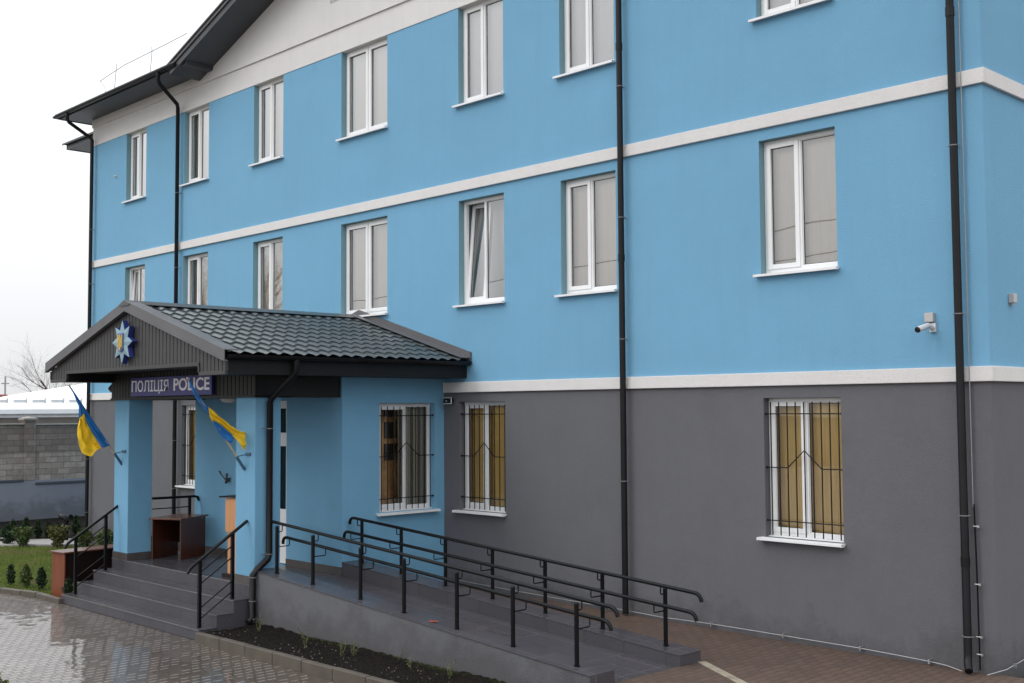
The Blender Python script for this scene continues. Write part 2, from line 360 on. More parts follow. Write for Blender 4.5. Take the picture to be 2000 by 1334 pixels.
def thing(name, label, cat, loc, group=None):
    o = bpy.data.objects.new(name, None); COL.objects.link(o); o.location = loc; o['_b'] = list(loc); o.empty_display_size = .2
    return tag(o, label, cat, group)
def arc(c, r, a0, a1, n, ax='Y'):
    return [(c[0]+r*math.cos(a0+(a1-a0)*i/n), c[1]+r*math.sin(a0+(a1-a0)*i/n)) for i in range(n+1)]

# ------------------------------------------------------------------ THE SETTING: ground sheets
def structure(mb, name, mat, **k): return tag(mb.build(name, mat, **k), kind='structure')
def sheet(poly, z):
    return MB().add([(x, y, z if not callable(z) else z(x, y)) for x, y in poly], [tuple(range(len(poly)))])
structure(sheet([(-300, -300), (300, -300), (300, 300), (-300, 300)], -1.16), 'ground', 'earth')
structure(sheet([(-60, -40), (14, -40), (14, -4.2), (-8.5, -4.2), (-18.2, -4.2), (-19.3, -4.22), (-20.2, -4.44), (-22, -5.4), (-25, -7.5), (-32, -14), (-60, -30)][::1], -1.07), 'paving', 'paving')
# brown paving on the right of the ramp, slightly higher, sloping to the wall
g = MB()
for (xa, xb, ya, yb) in ((-7.84, 6, -4.2, .05), (-5.0, 6, .05, 14)):
    g.add([(xa, ya, -.795), (xb, ya, -.795), (xb, yb, -.795), (xa, yb, -.795)], [(0, 1, 2, 3)])
g.add([(-13.9, -1.62, -.74), (-7.84, -1.62, -.795), (-7.84, .05, -.795), (-13.9, .05, -.74)], [(0, 1, 2, 3)])
g.add([(-7.84, -4.2, -.795), (-7.84, -4.2, -1.2), (6, -4.2, -1.2), (6, -4.2, -.795)], [(0, 1, 2, 3)])
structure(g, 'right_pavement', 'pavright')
g = MB()
a_, b_ = Vector((-7.80, -1.60)), Vector((-4.4, -3.55)); n_ = Vector(((b_-a_).y, -(b_-a_).x)).normalized()*.05
g.add([(a_.x-n_.x, a_.y-n_.y, -.787), (b_.x-n_.x, b_.y-n_.y, -.787), (b_.x+n_.x, b_.y+n_.y, -.787), (a_.x+n_.x, a_.y+n_.y, -.787),
       (a_.x-n_.x, a_.y-n_.y, -.9), (b_.x-n_.x, b_.y-n_.y, -.9), (b_.x+n_.x, b_.y+n_.y, -.9), (a_.x+n_.x, a_.y+n_.y, -.9)],
      [(0, 3, 2, 1), (0, 1, 5, 4), (3, 7, 6, 2), (0, 4, 7, 3), (1, 2, 6, 5)])
structure(g, 'flush_kerb', 'kerblight', bevel=.01)
# lawn, path, earth strip
LW = [(-18.4, -4.15), (-19.25, -4.17), (-20.2, -4.38), (-22, -5.35), (-25, -7.45), (-32, -13.9), (-34, -13.9), (-34, -3.0), (-27.6, -2.3), (-26.2, -1.0), (-25.9, -.25), (-18.4, -.25)]
nx, ny = 60, 40
structure(sheet(LW, -1.075), 'lawn', 'lawn')
structure(sheet([(-33, -3.6), (-27.75, -2.25), (-26.35, -.95), (-26.1, -.3), (-27.1, -.3), (-27.3, .1), (-28.1, -.9), (-33, -2.6)], -1.068), 'path', 'path')
structure(sheet([(-33.1, -2.7), (-28.2, -1.0), (-27.3, .2), (-27.3, 9), (-33.1, 9)], -1.07), 'back_flower_bed', 'soil')
# soil bed in front of the ramp, lumpy
g = MB(); nx, ny = 110, 16
vs = []
for j in range(ny+1):
    for i in range(nx+1):
        x = -13.95+(6.4)*i/nx; y = -4.19+(.80)*j/ny
        z = -.95+.012*(j/ny)*2+random.uniform(-.014, .016)+.012*math.sin(x*3.1+y*4)
        vs.append((x, y, z))
g.add(vs, [(j*(nx+1)+i, j*(nx+1)+i+1, (j+1)*(nx+1)+i+1, (j+1)*(nx+1)+i) for j in range(ny) for i in range(nx)], True)
structure(g, 'flower_bed_soil', 'soil')
# kerbs of short stones
def kerb(path, w, z0, z1, stone=.62):
    g = MB(); pts = [Vector(p) for p in path]
    for a, b in zip(pts, pts[1:]):
        Ln = (b-a).length; n = max(1, round(Ln/stone)); d = (b-a)/n; nn = Vector((-d.y, d.x)).normalized()*w
        for i in range(n):
            p = a+d*i+d.normalized()*.004; q = a+d*(i+1)-d.normalized()*.004; dz = random.uniform(-.004, .004)
            g.add([(p.x, p.y, z0), (q.x, q.y, z0), (q.x+nn.x, q.y+nn.y, z0), (p.x+nn.x, p.y+nn.y, z0),
                   (p.x, p.y, z1+dz), (q.x, q.y, z1+dz), (q.x+nn.x, q.y+nn.y, z1+dz), (p.x+nn.x, p.y+nn.y, z1+dz)],
                  [(0, 3, 2, 1), (4, 5, 6, 7), (0, 1, 5, 4), (1, 2, 6, 5), (2, 3, 7, 6), (3, 0, 4, 7)])
    return g
structure(kerb([(-13.98, -4.29), (-7.9, -4.23)], .085, -1.2, -.925), 'flower_bed_kerb', 'kerb', bevel=.012)
structure(kerb([(-32, -14.0), (-25, -7.55), (-22, -5.45), (-20.2, -4.49), (-19.65, -4.36), (-19.25, -4.27), (-18.36, -4.26)], .09, -1.2, -.985, .5), 'lawn_kerb', 'kerb', bevel=.012)
structure(kerb([(-33, -3.62), (-27.75, -2.32), (-26.3, -1.0), (-26.0, -.35)], .05, -1.2, -1.04, .5), 'path_kerb', 'path', bevel=.008)

# ------------------------------------------------------------------ THE POLICE BUILDING
XL, XR = -26.86, -5.22
ZB1, ZB1t, ZB2, ZB2t, ZC, ZS = 2.232, 2.391, 5.386, 5.548, 8.344, 9.0
BB = ((XL+XR)/2, 6.0, -1.07)
B = thing('police_station', 'three storey blue and grey police building with white bands, dark roof and gabled entrance porch', 'building', BB)
COLS = [(-25.10, -24.13), (-22.40, -21.37), (-19.63, -18.59), (-16.72, -15.40), (-13.58, -12.55), (-11.37, -10.33), (-8.01, -6.965)]
ROW2 = [(a, b, 3.60, 5.242) for a, b in COLS]
ROW3 = [(a, b, 6.77, ZC) for a, b in COLS]
ROW1 = [(COLS[i][0], COLS[i][1], .42, 2.085) for i in (1, 4, 6)]
def wall_holes(u0, u1, z0, z1, holes, P, depth=.26, rev=None):
    """wall in the plane P(u, z, d); reveals go to depth d"""
    us = sorted({u0, u1, *[h[0] for h in holes], *[h[1] for h in holes]}); zs = sorted({z0, z1, *[h[2] for h in holes], *[h[3] for h in holes]})
    us = [u for u in us if u0-1e-6 <= u <= u1+1e-6]; zs = [z for z in zs if z0-1e-6 <= z <= z1+1e-6]
    g = MB()
    for a, b in zip(us, us[1:]):
        for c, d in zip(zs, zs[1:]):
            m_, n_ = (a+b)/2, (c+d)/2
            if any(h[0] < m_ < h[1] and h[2] < n_ < h[3] for h in holes): continue
            g.quad(P(a, c, 0), P(b, c, 0), P(b, d, 0), P(a, d, 0))
    for h in holes:
        a, b, c, d = h
        for q in ((P(a, c, 0), P(a, d, 0), P(a, d, depth), P(a, c, depth)), (P(b, c, 0), P(b, c, depth), P(b, d, depth), P(b, d, 0)),
                  (P(a, d, 0), P(b, d, 0), P(b, d, depth), P(a, d, depth)), (P(a, c, 0), P(a, c, depth), P(b, c, depth), P(b, c, 0))):
            if not rev: g.quad(*q)
    return g
F0 = lambda u, z, d: (u, d, z)
# front walls
wall_holes(XL, XR, -1.3, ZB1+.05, ROW1, F0).build('lower_wall', 'grey', B)
wall_holes(XL, XR, ZB1+.05, ZC, ROW2+ROW3, F0, rev=True).build('upper_wall', 'blue', B)
g = MB(); g.box(XL, XR, -.012, .3, ZC-.003, 8.78)
g.build('frieze', 'white', B)
# gable wall above the frieze (proud by a few cm) - rises to a central gable
GX0, GAP, GX1 = -21.9, -13.6, -5.3
def rake(x): return 9.02+.345*(x-GX0) if x < GAP else 9.02+.345*(GX1-x)
g = MB(); g.prism([(XL, 8.782), (XR, 8.782), (XR, 9.02), (GX1, 9.02), (GAP, rake(GAP)), (GX0, 9.02), (XL, 9.02)], 'Y', -.045, .3)
g.build('gable_wall', 'white', B)
g = MB(); g.box(-17.0, -16.62, -.055, -.046, 9.29, 9.68)
g.build('attic_vent', 'boxgrey', B)
# side walls
SW = lambda u, z, d: (XR-d, u, z)
g = MB(); g.quad((XR, 0, -1.3), (XR, 13, -1.3), (XR, 13, ZB1+.05), (XR, 0, ZB1+.05)); g.quad((XL, 0, -1.3), (XL, 0, ZB1+.05), (XL, 13, ZB1+.05), (XL, 13, -1.3))
g.quad((XL, 13, -1.3), (XL, 13, ZB1+.05), (XR, 13, ZB1+.05), (XR, 13, -1.3)); g.build('lower_side_wall', 'grey', B)
g = MB(); g.quad((XR, 0, ZB1+.05), (XR, 13, ZB1+.05), (XR, 13, 9), (XR, 0, 9)); g.quad((XL, 0, ZB1+.05), (XL, 0, 9), (XL, 13, 9), (XL, 13, ZB1+.05))
g.quad((XL, 13, ZB1+.05), (XL, 13, 9), (XR, 13, 9), (XR, 13, ZB1+.05)); g.build('upper_side_wall', 'blue', B)
# white bands, mitred round the right corner
def band(z0, z1, x0=XL-.03, nm='band'):
    g = MB(); e = .04
    g.box(x0, XR+e, -e, .0, z0, z1); g.box(XR, XR+e, 0, 13, z0, z1)
    g.build(nm, 'white', B, bevel=.006)
band(ZB2, ZB2t)
g = MB(); g.box(-13.93, XR+.04, -.04, 0, ZB1, ZB1t); g.box(XR, XR+.04, 0, 13, ZB1, ZB1t); g.box(XL-.03, -18.27, -.04, 0, ZB1, ZB1t); g.build('band', 'white', B, bevel=.006)

# ---- windows
def strip_blind(g, u0, u1, z0, z1, d, P, w=.089):
    n = int((u1-u0)/w)+1
    for i in range(n):
        a = u0+i*w; b = min(a+w*.985, u1)
        if b <= a: continue
        k = random.uniform(.010, .022); zz = z0+random.uniform(0, .004)
        g.quad(P(a, zz, d), P(b, zz, d+k), P(b, z1, d+k), P(a, z1, d))
def window(parent, u0, u1, z0, z1, P, mull=.5, blind='blind', grille=False, tilt=False, left_sash=True, blind_from=0, P_name='window', sill=True, right_sash=False, mirror=False, posters=False, reveal=False):
    """P(u, z, d): d is depth into the wall"""
    D = .108; T = .06
    def bx(g, a, b, c, d, d0, d1):
        v = [P(x, z, y) for x in (a, b) for y in (d0, d1) for z in (c, d)]
        g.add(v, [(0, 1, 3, 2), (4, 6, 7, 5), (0, 4, 5, 1), (2, 3, 7, 6), (0, 2, 6, 4), (1, 5, 7, 3)])
    zb = z0+.012; W = u1-u0; um = u0+W*mull
    g = MB(); fr = .055
    bx(g, u0+.002, u0+fr, zb, z1-.002, D, D+T); bx(g, u1-fr, u1-.002, zb, z1-.002, D, D+T)
    bx(g, u0+fr, u1-fr, z1-fr, z1-.002, D, D+T); bx(g, u0+fr, u1-fr, zb, zb+fr, D, D+T); bx(g, um-.019, um+.019, zb+fr, z1-fr, D, D+T)
    win = g.build(P_name, 'pvc', parent, bevel=.004)
    # opening leaf (left) stands proud of the frame; fixed light (right)
    leaves = [(u0+fr-.012, um-.019+.010, True), (um+.019, u1-fr, right_sash)]
    for k, (a, b, sash) in enumerate(leaves):
        c, d = zb+fr-.012, z1-fr+.012
        if sash:
            g = MB(); s = .058; d0, d1 = D-.016, D+T-.016
            bx(g, a, a+s, c, d, d0, d1); bx(g, b-s, b, c, d, d0, d1); bx(g, a+s, b-s, d-s, d, d0, d1); bx(g, a+s, b-s, c, c+s, d0, d1)
            gl = (a+s, b-s, c+s, d-s); yy = D+.02
        else:
            c, d = zb+fr, z1-fr; g = MB(); s = .009
            bx(g, a, a+s, c, d, D+.012, D+.05); bx(g, b-s, b, c, d, D+.012, D+.05); bx(g, a+s, b-s, d-s, d, D+.012, D+.05); bx(g, a+s, b-s, c, c+s, D+.012, D+.05)
            gl = (a+s, b-s, c+s, d-s); yy = D+.03
        p = MB(); p.quad(P(gl[0], gl[2], yy), P(gl[1], gl[2], yy), P(gl[1], gl[3], yy), P(gl[0], gl[3], yy))
        # rubber gasket round the pane
        q = MB(); e = .007
        for r in ((gl[0], gl[0]+e, gl[2], gl[3]), (gl[1]-e, gl[1], gl[2], gl[3]), (gl[0]+e, gl[1]-e, gl[2], gl[2]+e), (gl[0]+e, gl[1]-e, gl[3]-e, gl[3])):
            bx(q, *r, yy-.006, yy-.001)
        obs = [(g, 'sash' if sash else 'glazing_bead', 'pvc', .004), (p, 'pane', 'glasslow' if grille else 'glass', 0), (q, 'gasket', 'dark', 0)]
        if sash and tilt:
            ang = rad(tilt); zz0 = c
            for m_, *_ in obs:
                nv = []
                for (x, y, z) in m_.v:
                    dz = z-zz0; yy2 = y-(D)
                    nv.append((x, D+.02+yy2*math.cos(ang)+dz*math.sin(ang), zz0+dz*math.cos(ang)-yy2*math.sin(ang)))
                m_.v = nv
        for m_, nm, mt, bv in obs:
            m_.build(nm, mt, win, bevel=bv)
    if sill:
        g = MB(); o = .10 if grille else .075
        top, bot = z0+.012, z0-.022
        lip = .012 if not grille else .004
        v = [P(u0-.06, bot-.018, -o), P(u1+.02, bot-.018, -o), P(u1+.02, bot+lip, -o), P(u0-.06, bot+lip, -o),
             P(u0-.06, top-.02, 0), P(u1+.02, top-.02, 0), P(u1, top, D), P(u0, top, D), P(u0-.06, top-.04, 0), P(u1+.02, top-.04, 0)]
        g.add(v, [(0, 1, 2, 3), (3, 2, 5, 4), (4, 5, 6, 7), (0, 8, 9, 1), (0, 3, 4, 8), (1, 9, 5, 2)])
        for (a, b) in ((u0-.066, u0-.058), (u1+.018, u1+.026)): bx(g, a, b, bot-.022, bot+.014, -o-.004, -.03)
        g.build('sill', 'sill', win)
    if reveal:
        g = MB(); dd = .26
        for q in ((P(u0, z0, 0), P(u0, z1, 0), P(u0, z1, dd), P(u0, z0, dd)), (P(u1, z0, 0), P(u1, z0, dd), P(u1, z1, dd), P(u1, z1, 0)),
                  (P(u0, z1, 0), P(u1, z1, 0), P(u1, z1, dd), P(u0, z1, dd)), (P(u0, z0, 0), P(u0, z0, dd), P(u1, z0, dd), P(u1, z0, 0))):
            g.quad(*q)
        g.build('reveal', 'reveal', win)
    # room behind with its blind
    R0, R1 = u0+.002, u1-.002
    g = MB(); e = .26; dp = 1.5
    A = [P(u0-.0, z0, .262), P(u1, z0, .262), P(u1, z1, .262), P(u0, z1, .262)]
    C_ = [P(u0-.5, z0-.1, .263), P(u1+.5, z0-.1, .263), P(u1+.5, z1+.1, .263), P(u0-.5, z1+.1, .263)]
    E_ = [P(u0-.5, z0-.1, dp), P(u1+.5, z0-.1, dp), P(u1+.5, z1+.1, dp), P(u0-.5, z1+.1, dp)]
    g.add(A+C_+E_, [(0, 1, 5, 4), (1, 2, 6, 5), (2, 3, 7, 6), (3, 0, 4, 7), (4, 5, 9, 8), (5, 6, 10, 9), (6, 7, 11, 10), (7, 4, 8, 11), (8, 9, 10, 11)])
    g.build('room_interior', 'room', win)
    if blind:
        g = MB(); strip_blind(g, u0-.02+blind_from*W, u1+.02, z0+.02, z1+.05, (.40 if tilt else .215), P); g.build('blind', blind, win)
    if posters:
        g = MB(); bx(g, u1-.02 if mirror else u0-.4, u1+.4 if mirror else u0+.45*W+.35, z0-.05, z1+.05, .50, .53); g.build('notice_board', 'notice', win)
        g = MB(); h = MB()
        for k in range(9):
            a = u0-.25+(k % 3)*.36; c = z0+.75+(k//3)*.34
            bx(g, a, a+.26, c, c+.26, .48, .499)
        g.build('poster', 'noticed', win)
        for k in range(4):
            a = u0-.2+(k % 2)*.36; c = z0+.62+(k//2)*.5
            bx(h, a, a+.08, c, c+.1, .465, .479)
        h.build('paper_sheet', 'paper', win)
    if grille:
        g = MB(); d = .045; r = .0078; n = 9; ins = .03
        xs = [u0+ins+(u1-u0-2*ins)*(i+.35)/(n-.4) for i in range(n)]
        for x in xs: g.tube([P(x, z0+.02, d), P(x, z1-.05, d)], r, 6)
        zt, zm, zl = z1-.19, z0+.83, z0+.195
        H = z1-z0
        g.tube([P(u0-.0, zt, d-.008), P(u1, zt, d-.008)], r, 6)
        g.tube([P(u0-.0, zl, d-.008), P(u1, zl, d-.008)], r, 6)
        g.tube([P(u0, zm, d-.008), P(xs[2], zm, d-.008), P(xs[4], zm+.21, d-.008), P(xs[6], zm, d-.008), P(u1, zm, d-.008)], r, 6)
        for z in (zt, zm, zl):
            for x in (u0+.012, u1-.012): g.tube([P(x-.012, z, d-.008), P(x+.012, z, d-.008)], .014, 8)
        g.build('grille', 'blackm', win)
    return win
for i, h in enumerate(ROW3):
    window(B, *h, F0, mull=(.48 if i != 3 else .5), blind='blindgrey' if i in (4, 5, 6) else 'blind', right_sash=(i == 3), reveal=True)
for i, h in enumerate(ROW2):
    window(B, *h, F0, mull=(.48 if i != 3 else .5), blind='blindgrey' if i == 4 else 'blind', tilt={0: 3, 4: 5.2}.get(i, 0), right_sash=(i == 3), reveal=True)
for h in ROW1: window(B, *h, F0, mull=.50, blind='blindoc', grille=True)

# ---- entrance block (vestibule), porch pillars
VX0, VX1, VY = -18.25, -13.95, -1.962; ZF = -.43
VP = lambda u, z, d: (u, VY+d, z)
g = wall_holes(VX0, VX1, ZF-.3, 2.75, [(-16.80, -15.41, ZF, 2.12)], VP, .18)
VR = lambda u, z, d: (VX1-d, u, z)
g2 = wall_holes(VY, 0, -1.0, 2.75, [(-1.28, -.19, .43, 2.07)], VR, .2)
g.add(g2.v, g2.f); g.quad((VX0, VY, -1), (VX0, VY, 2.75), (VX0, 0, 2.75), (VX0, 0, -1))
g.build('vestibule_wall', 'blue', B)
window(B, -1.28, -.19, .43, 2.07, VR, mull=.55, blind='blindgr', blind_from=.50, grille=True, posters=True)
for xa, xb in ((VX0-.008, -16.80), (-15.41, VX1+.008)):
    g = MB(); g.box(xa, xb, VY-.010, VY+.02, ZF, ZF+.118); g.build('vestibule_plinth', 'plinth', B, bevel=.003)
# door
g = MB(); y0, y1 = VY+.08, VY+.14
g.box(-16.80, -16.73, y0, y1, ZF, 2.12); g.box(-15.48, -15.41, y0, y1, ZF, 2.12); g.box(-16.73, -15.48, y0, y1, 2.05, 2.12)
dr = g.build('entrance_door', 'pvc', B, bevel=.004)
g = MB()
for a, b in ((-16.73, -16.11), (-16.10, -15.48)):
    g.box(a, a+.05, y0-.01, y1-.01, ZF+.02, 2.05); g.box(b-.05, b, y0-.01, y1-.01, ZF+.02, 2.05)
    g.box(a+.05, b-.05, y0-.01, y1-.01, 2.0, 2.05); g.box(a+.05, b-.05, y0-.01, y1-.01, 1.41, 1.62)
    g.box(a+.05, b-.05, y0-.01, y1-.01, ZF+.02, .43); g.box(a+.05, b-.05, y0-.013, y0-.010, 0, .012)
g.build('door_leaf', 'pvc', dr, bevel=.004)
g = MB(); g.box(-16.7, -15.5, y0+.01, y0+.02, .43, 2.0); g.build('door_glass', 'glassdoor', dr)
g = MB(); g.box(-16.78, -15.43, y1+.02, y1+.03, ZF, 2.1); g.build('door_backing', 'dark', dr)
g = MB(); g.tube([(-16.07, y0-.05, .55), (-16.07, y0-.05, .95)], .014, 8); g.tube([(-16.14, y0-.05, .55), (-16.14, y0-.05, .95)], .014, 8); g.build('door_handle', 'metal', dr)
PZ = 2.155
for (a, b) in ((-18.36, -17.86), (-14.545, -14.04)):
    g = MB(); g.box(a, b, -3.365, -2.95, ZF+.11, PZ+.02); pl = g.build('pillar', 'blue', B, bevel=.008)
    g = MB(); g.box(a-.008, b+.008, -3.375, -2.942, ZF, ZF+.115); g.build('pillar_plinth', 'plinth', pl, bevel=.003)

# ---- porch roof
YG = -4.2; AX, AZ = -16.16, 3.50; EXL, EXR, EZ = -19.0, -13.32, 2.67
SL = (AZ-EZ)/(EXR-AX)
def tiles(xe, sgn, name):
    g = MB(); ny, ns = 21*12, 10; run = abs(xe-AX); Ls = math.hypot(run, AZ-EZ); step = Ls/ns
    rows = []
    for k in range(ns):
        rows += [(k*step, 0.0), (k*step+step*.5, .010), (k*step+step*.93, .020), (k*step+step*.985, .022)]
    rows.append((Ls, .022)); m_ = len(rows); vs = []
    nx_, nz_ = sgn*(AZ-EZ)/Ls, run/Ls
    for j in range(ny+1):
        y = YG-.02+(4.19)*j/ny; ph = (j/12.) % 1
        wv = .013*(1+math.sin(2*math.pi*ph))+.004*math.sin(4*math.pi*ph+.6)
        for s, h in rows:
            t = s/Ls; hh = .03+h+wv
            vs.append((AX+sgn*run*t+nx_*hh, y, AZ-(AZ-EZ)*t+nz_*hh))
    g.add(vs, [(j*m_+i, j*m_+i+1, (j+1)*m_+i+1, (j+1)*m_+i) for j in range(ny) for i in range(m_-1)], True)
    return g
g = tiles(EXR, 1, ''); g2 = tiles(EXL, -1, ''); g.add(g2.v, g2.f, True)
pr = g.build('porch_roof', 'roof', B)
md = pr.modifiers.new('edge', 'EDGE_SPLIT'); md.split_angle = rad(28)
# ridge cap
g = MB(); g.add([(AX-.16, YG-.09, AZ+.040), (AX, YG-.09, AZ+.105), (AX+.16, YG-.09, AZ+.040), (AX-.16, -.0, AZ+.040), (AX, 0, AZ+.105), (AX+.16, 0, AZ+.040),
                 (AX-.16, YG-.09, AZ+.02), (AX+.16, YG-.09, AZ+.02)], [(0, 3, 4, 1), (1, 4, 5, 2), (0, 1, 2, 7, 6)])
g.build('ridge_cap', 'roof', pr)
# verge flashing at the gable
def slope_strip(g, x0, x1, w0, w1, y0, y1, zoff=0):
    """board following the slope from x0 to x1, between offsets w0..w1 normal to the slope"""
    def z(x): return AZ-abs(x-AX)*SL
    v = [(x, y, z(x)+w) for x in (x0, x1) for y in (y0, y1) for w in (w0, w1)]
    g.add(v, [(0, 1, 3, 2), (4, 6, 7, 5), (0, 4, 5, 1), (2, 3, 7, 6), (0, 2, 6, 4), (1, 5, 7, 3)])
for sx, xe in ((-1, EXL), (1, EXR)):
    g = MB(); slope_strip(g, AX, xe, .085, .098, YG-.075, YG+.14); slope_strip(g, AX, xe, -.045, .085, YG-.075, YG-.062)
    slope_strip(g, AX, xe, -.058, -.045, YG-.085, YG-.02)
    g.build('verge_flashing', 'flash', pr, bevel=.002)
# wall flashing where the porch roof meets the facade
g = MB()
for sx, xe in ((1, EXR+.03), (-1, EXL-.03)):
    slope_strip(g, AX, xe, .06, .19, -.035, -.004); slope_strip(g, AX, xe, .095, .106, -.22, -.030)
g.build('wall_flashing', 'flash', pr)
# gable board (ribbed cladding)
def zroof(x): return AZ-.045-abs(x-AX)*SL
def ribbed(g, x0, x1, zb, zt, y, rib=.105, th=.012):
    n = max(1, round((x1-x0)/rib)); w = (x1-x0)/n
    for i in range(n):
        a = x0+i*w; segs = [(a, a+w*.12, y+th), (a+w*.12, a+w*.18, None), (a+w*.18, a+w*.94, y), (a+w*.94, a+w, None)]
        P0 = [(a, y+th), (a+w*.12, y+th), (a+w*.18, y), (a+w*.94, y), (a+w, y+th)]
        for (xa, ya), (xb, yb) in zip(P0, P0[1:]):
            g.quad((xa, ya, zb(xa)), (xb, yb, zb(xb)), (xb, yb, zt(xb)), (xa, ya, zt(xa)))
XI0, XI1 = -18.33, -14.085; XO0, XO1 = -18.93, -13.40
ZLO, ZMI = 2.455, 2.585
g = MB()
ribbed(g, XO0, XI0, lambda x: ZLO, zroof, YG); ribbed(g, XI1, XO1, lambda x: ZLO, zroof, YG)
ribbed(g, XI0, AX, lambda x: ZMI, zroof, YG); ribbed(g, AX, XI1, lambda x: ZMI, zroof, YG)
gb = g.build('gable_cladding', 'clad', B)
g = MB(); e = .035
for a, b, z in ((XO0, XI0, ZLO), (XI0, XI1, ZMI), (XI1, XO1, ZLO)):
    g.box(a, b, YG-.014, YG+.03, z-.012, z+e)
g.box(XI0-.012, XI0+.024, YG-.0145, YG+.03, ZLO+e, ZMI-.012); g.box(XI1-.024, XI1+.012, YG-.0145, YG+.03, ZLO+e, ZMI-.012)
g.box(XO1-.03, XO1+.012, YG-.015, YG+.03, ZLO+e, zroof(XO1)-.02); g.box(XO0-.012, XO0+.03, YG-.015, YG+.03, ZLO+e, zroof(XO0)-.02)
g.build('gable_trim', 'clad', gb, bevel=.003)
# soffits and eave boxes
g = MB()
g.box(XI0, XI1, YG+.032, -.005, ZMI, ZMI+.03)
g.box(XO0, XI0, YG+.034, -.005, ZLO-.004, ZLO+.02); g.box(XI1, XO1, YG+.034, -.005, ZLO-.004, ZLO+.02)
g.box(XI0-.02, XI0, YG+.034, -.005, ZLO+.02, ZMI+.03); g.box(XI1, XI1+.02, YG+.034, -.005, ZLO+.02, ZMI+.03)
g.box(XO1-.02, XO1, YG+.034, -.005, ZLO+.02, 2.66); g.box(XO0, XO0+.02, YG+.034, -.005, ZLO+.02, 2.66)
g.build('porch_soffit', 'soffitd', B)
# beam over the pillars
g = MB()
BZ = PZ
ribbed(g, -18.44, -13.99, lambda x: BZ+.03, lambda x: ZMI, -3.40)
g.box(-18.44, -13.99, -3.412, -3.36, BZ, BZ+.03)
g.box(-18.44, -13.99, -3.38, -2.80, BZ, BZ+.012)
for xx in (-18.42, -14.01):
    g.box(xx-.02, xx+.02, -3.38, -.005 if xx > -15 else VY, BZ, ZMI); 
g.box(-14.5, -14.03, -2.8, VY, BZ, BZ+.012); g.box(-18.40, -17.9, -2.8, VY, BZ, BZ+.012)
g.box(-18.0, -14.4, -2.82, -2.79, BZ, ZMI)
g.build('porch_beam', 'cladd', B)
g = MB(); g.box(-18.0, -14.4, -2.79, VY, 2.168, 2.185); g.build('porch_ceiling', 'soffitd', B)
# porch gutter along the right eave (half round) and the left
def gutter(g, x, y0, y1, z, r=.062, n=8, axis='Y'):
    for rr, s in ((r, 1), (r-.006, -1)):
        ring = [(math.cos(math.pi+math.pi*i/n)*rr, math.sin(math.pi+math.pi*i/n)*rr) for i in range(n+1)]
        if axis == 'Y': vs = [(x+a, y, z+b) for y in (y0, y1) for a, b in ring]
        else: vs = [(y, x+a, z+b) for y in (y0, y1) for a, b in ring]
        g.add(vs, [(i, i+1, n+2+i, n+1+i) for i in range(n)], True)
    for y in (y0, y1):
        ring = [(math.cos(math.pi+math.pi*i/n)*r, math.sin(math.pi+math.pi*i/n)*r) for i in range(n+1)]
        g.add([(x+a, y, z+b) if axis == 'Y' else (y, x+a, z+b) for a, b in ring], [tuple(range(n+1))])
for gx in (XO1+.075, XO0-.075):
    g = MB(); gutter(g, gx, YG-.02, -.02, 2.70); g.build('porch_gutter', 'pipe', B)
# downpipes ------------------------------------------------------------------
def clip(g, x, y, z, r=.05): g.tube([(x, y, z-.006), (x, y, z+.006)], r, 14)
def downpipe(pts, r, clips, nm='downpipe', wally=0, joints=()):
    g = MB(); g.tube(pts, r, 16)
    for p in joints: g.tube([(p[0], p[1], p[2]-.05), (p[0], p[1], p[2]+.05)], r+.006, 16)
    o = g.build(nm, 'pipe', B)
    if clips:
        g = MB()
        for x, y, z in clips:
            clip(g, x, y, z, r+.005); g.tube([(x+r, y-.0, z), (x+r+.03, y, z)], .006, 6); g.tube([(x-r-.02, y, z), (x-r, y, z)], .006, 6)
            g.tube([(x, y, z), (x, wally, z)], .008, 6)
        g.build('pipe_clip', 'clipm', o)
    return o
# right: full height on the facade, kicked out at the foot
px = -5.50
downpipe([(px, -.12, 9.0), (px, -.10, 8.9), (px, -.10, -.60), (px+.005, -.12, -.68), (px+.05, -.20, -.755)], .042, [(px, -.1, z) for z in (8.2, 4.75, 2.95, .83, -.42)], joints=[(px, -.1, 6.2), (px, -.1, .35)])
mp = -10.155
downpipe([(mp, -.10, 9.0), (mp, -.10, -.75)], .041, [(mp, -.1, z) for z in (7.9, 6.35, 4.55, 2.9, 1.0)], joints=[(mp, -.1, 6.9), (mp, -.1, 4.0)])
GUY = -.745
lp2 = -22.51
downpipe([(lp2+.36, GUY, 9.0), (lp2+.36, GUY, 8.84), (lp2+.33, GUY+.05, 8.77), (lp2+.04, -.14, 8.50), (lp2, -.10, 8.42), (lp2, -.10, -1.0)], .042, [(lp2, -.1, z) for z in (6.6, 5.0, 1.35, .35)])
lp1 = -26.72
downpipe([(lp1+.08, GUY, 9.0), (lp1+.08, GUY, 8.84), (lp1+.07, GUY+.05, 8.78), (lp1-.02, -.14, 8.52), (lp1, -.10, 8.46), (lp1, -.10, -1.0)], .042, [(lp1, -.1, z) for z in (6.3, 5.0, 3.0, .85, -.4)])
# porch pipe down the right pillar
downpipe([(-13.33, -3.17, 2.66), (-13.33, -3.17, 2.50), (-13.36, -3.17, 2.46), (-13.93, -3.17, 2.14), (-13.975, -3.17, 2.08), (-13.975, -3.17, -.02), (-13.965, -3.20, -.08),
          (-13.955, -3.37, -.20), (-13.955, -3.44, -.27), (-13.955, -3.445, -.84), (-13.94, -3.52, -.90)], .045, [(-13.975, -3.17, 1.72), (-13.975, -3.17, -.01), (-13.955, -3.445, -.30), (-13.955, -3.445, -.62), (-13.955, -3.46, -.86)], wally=-3.3)
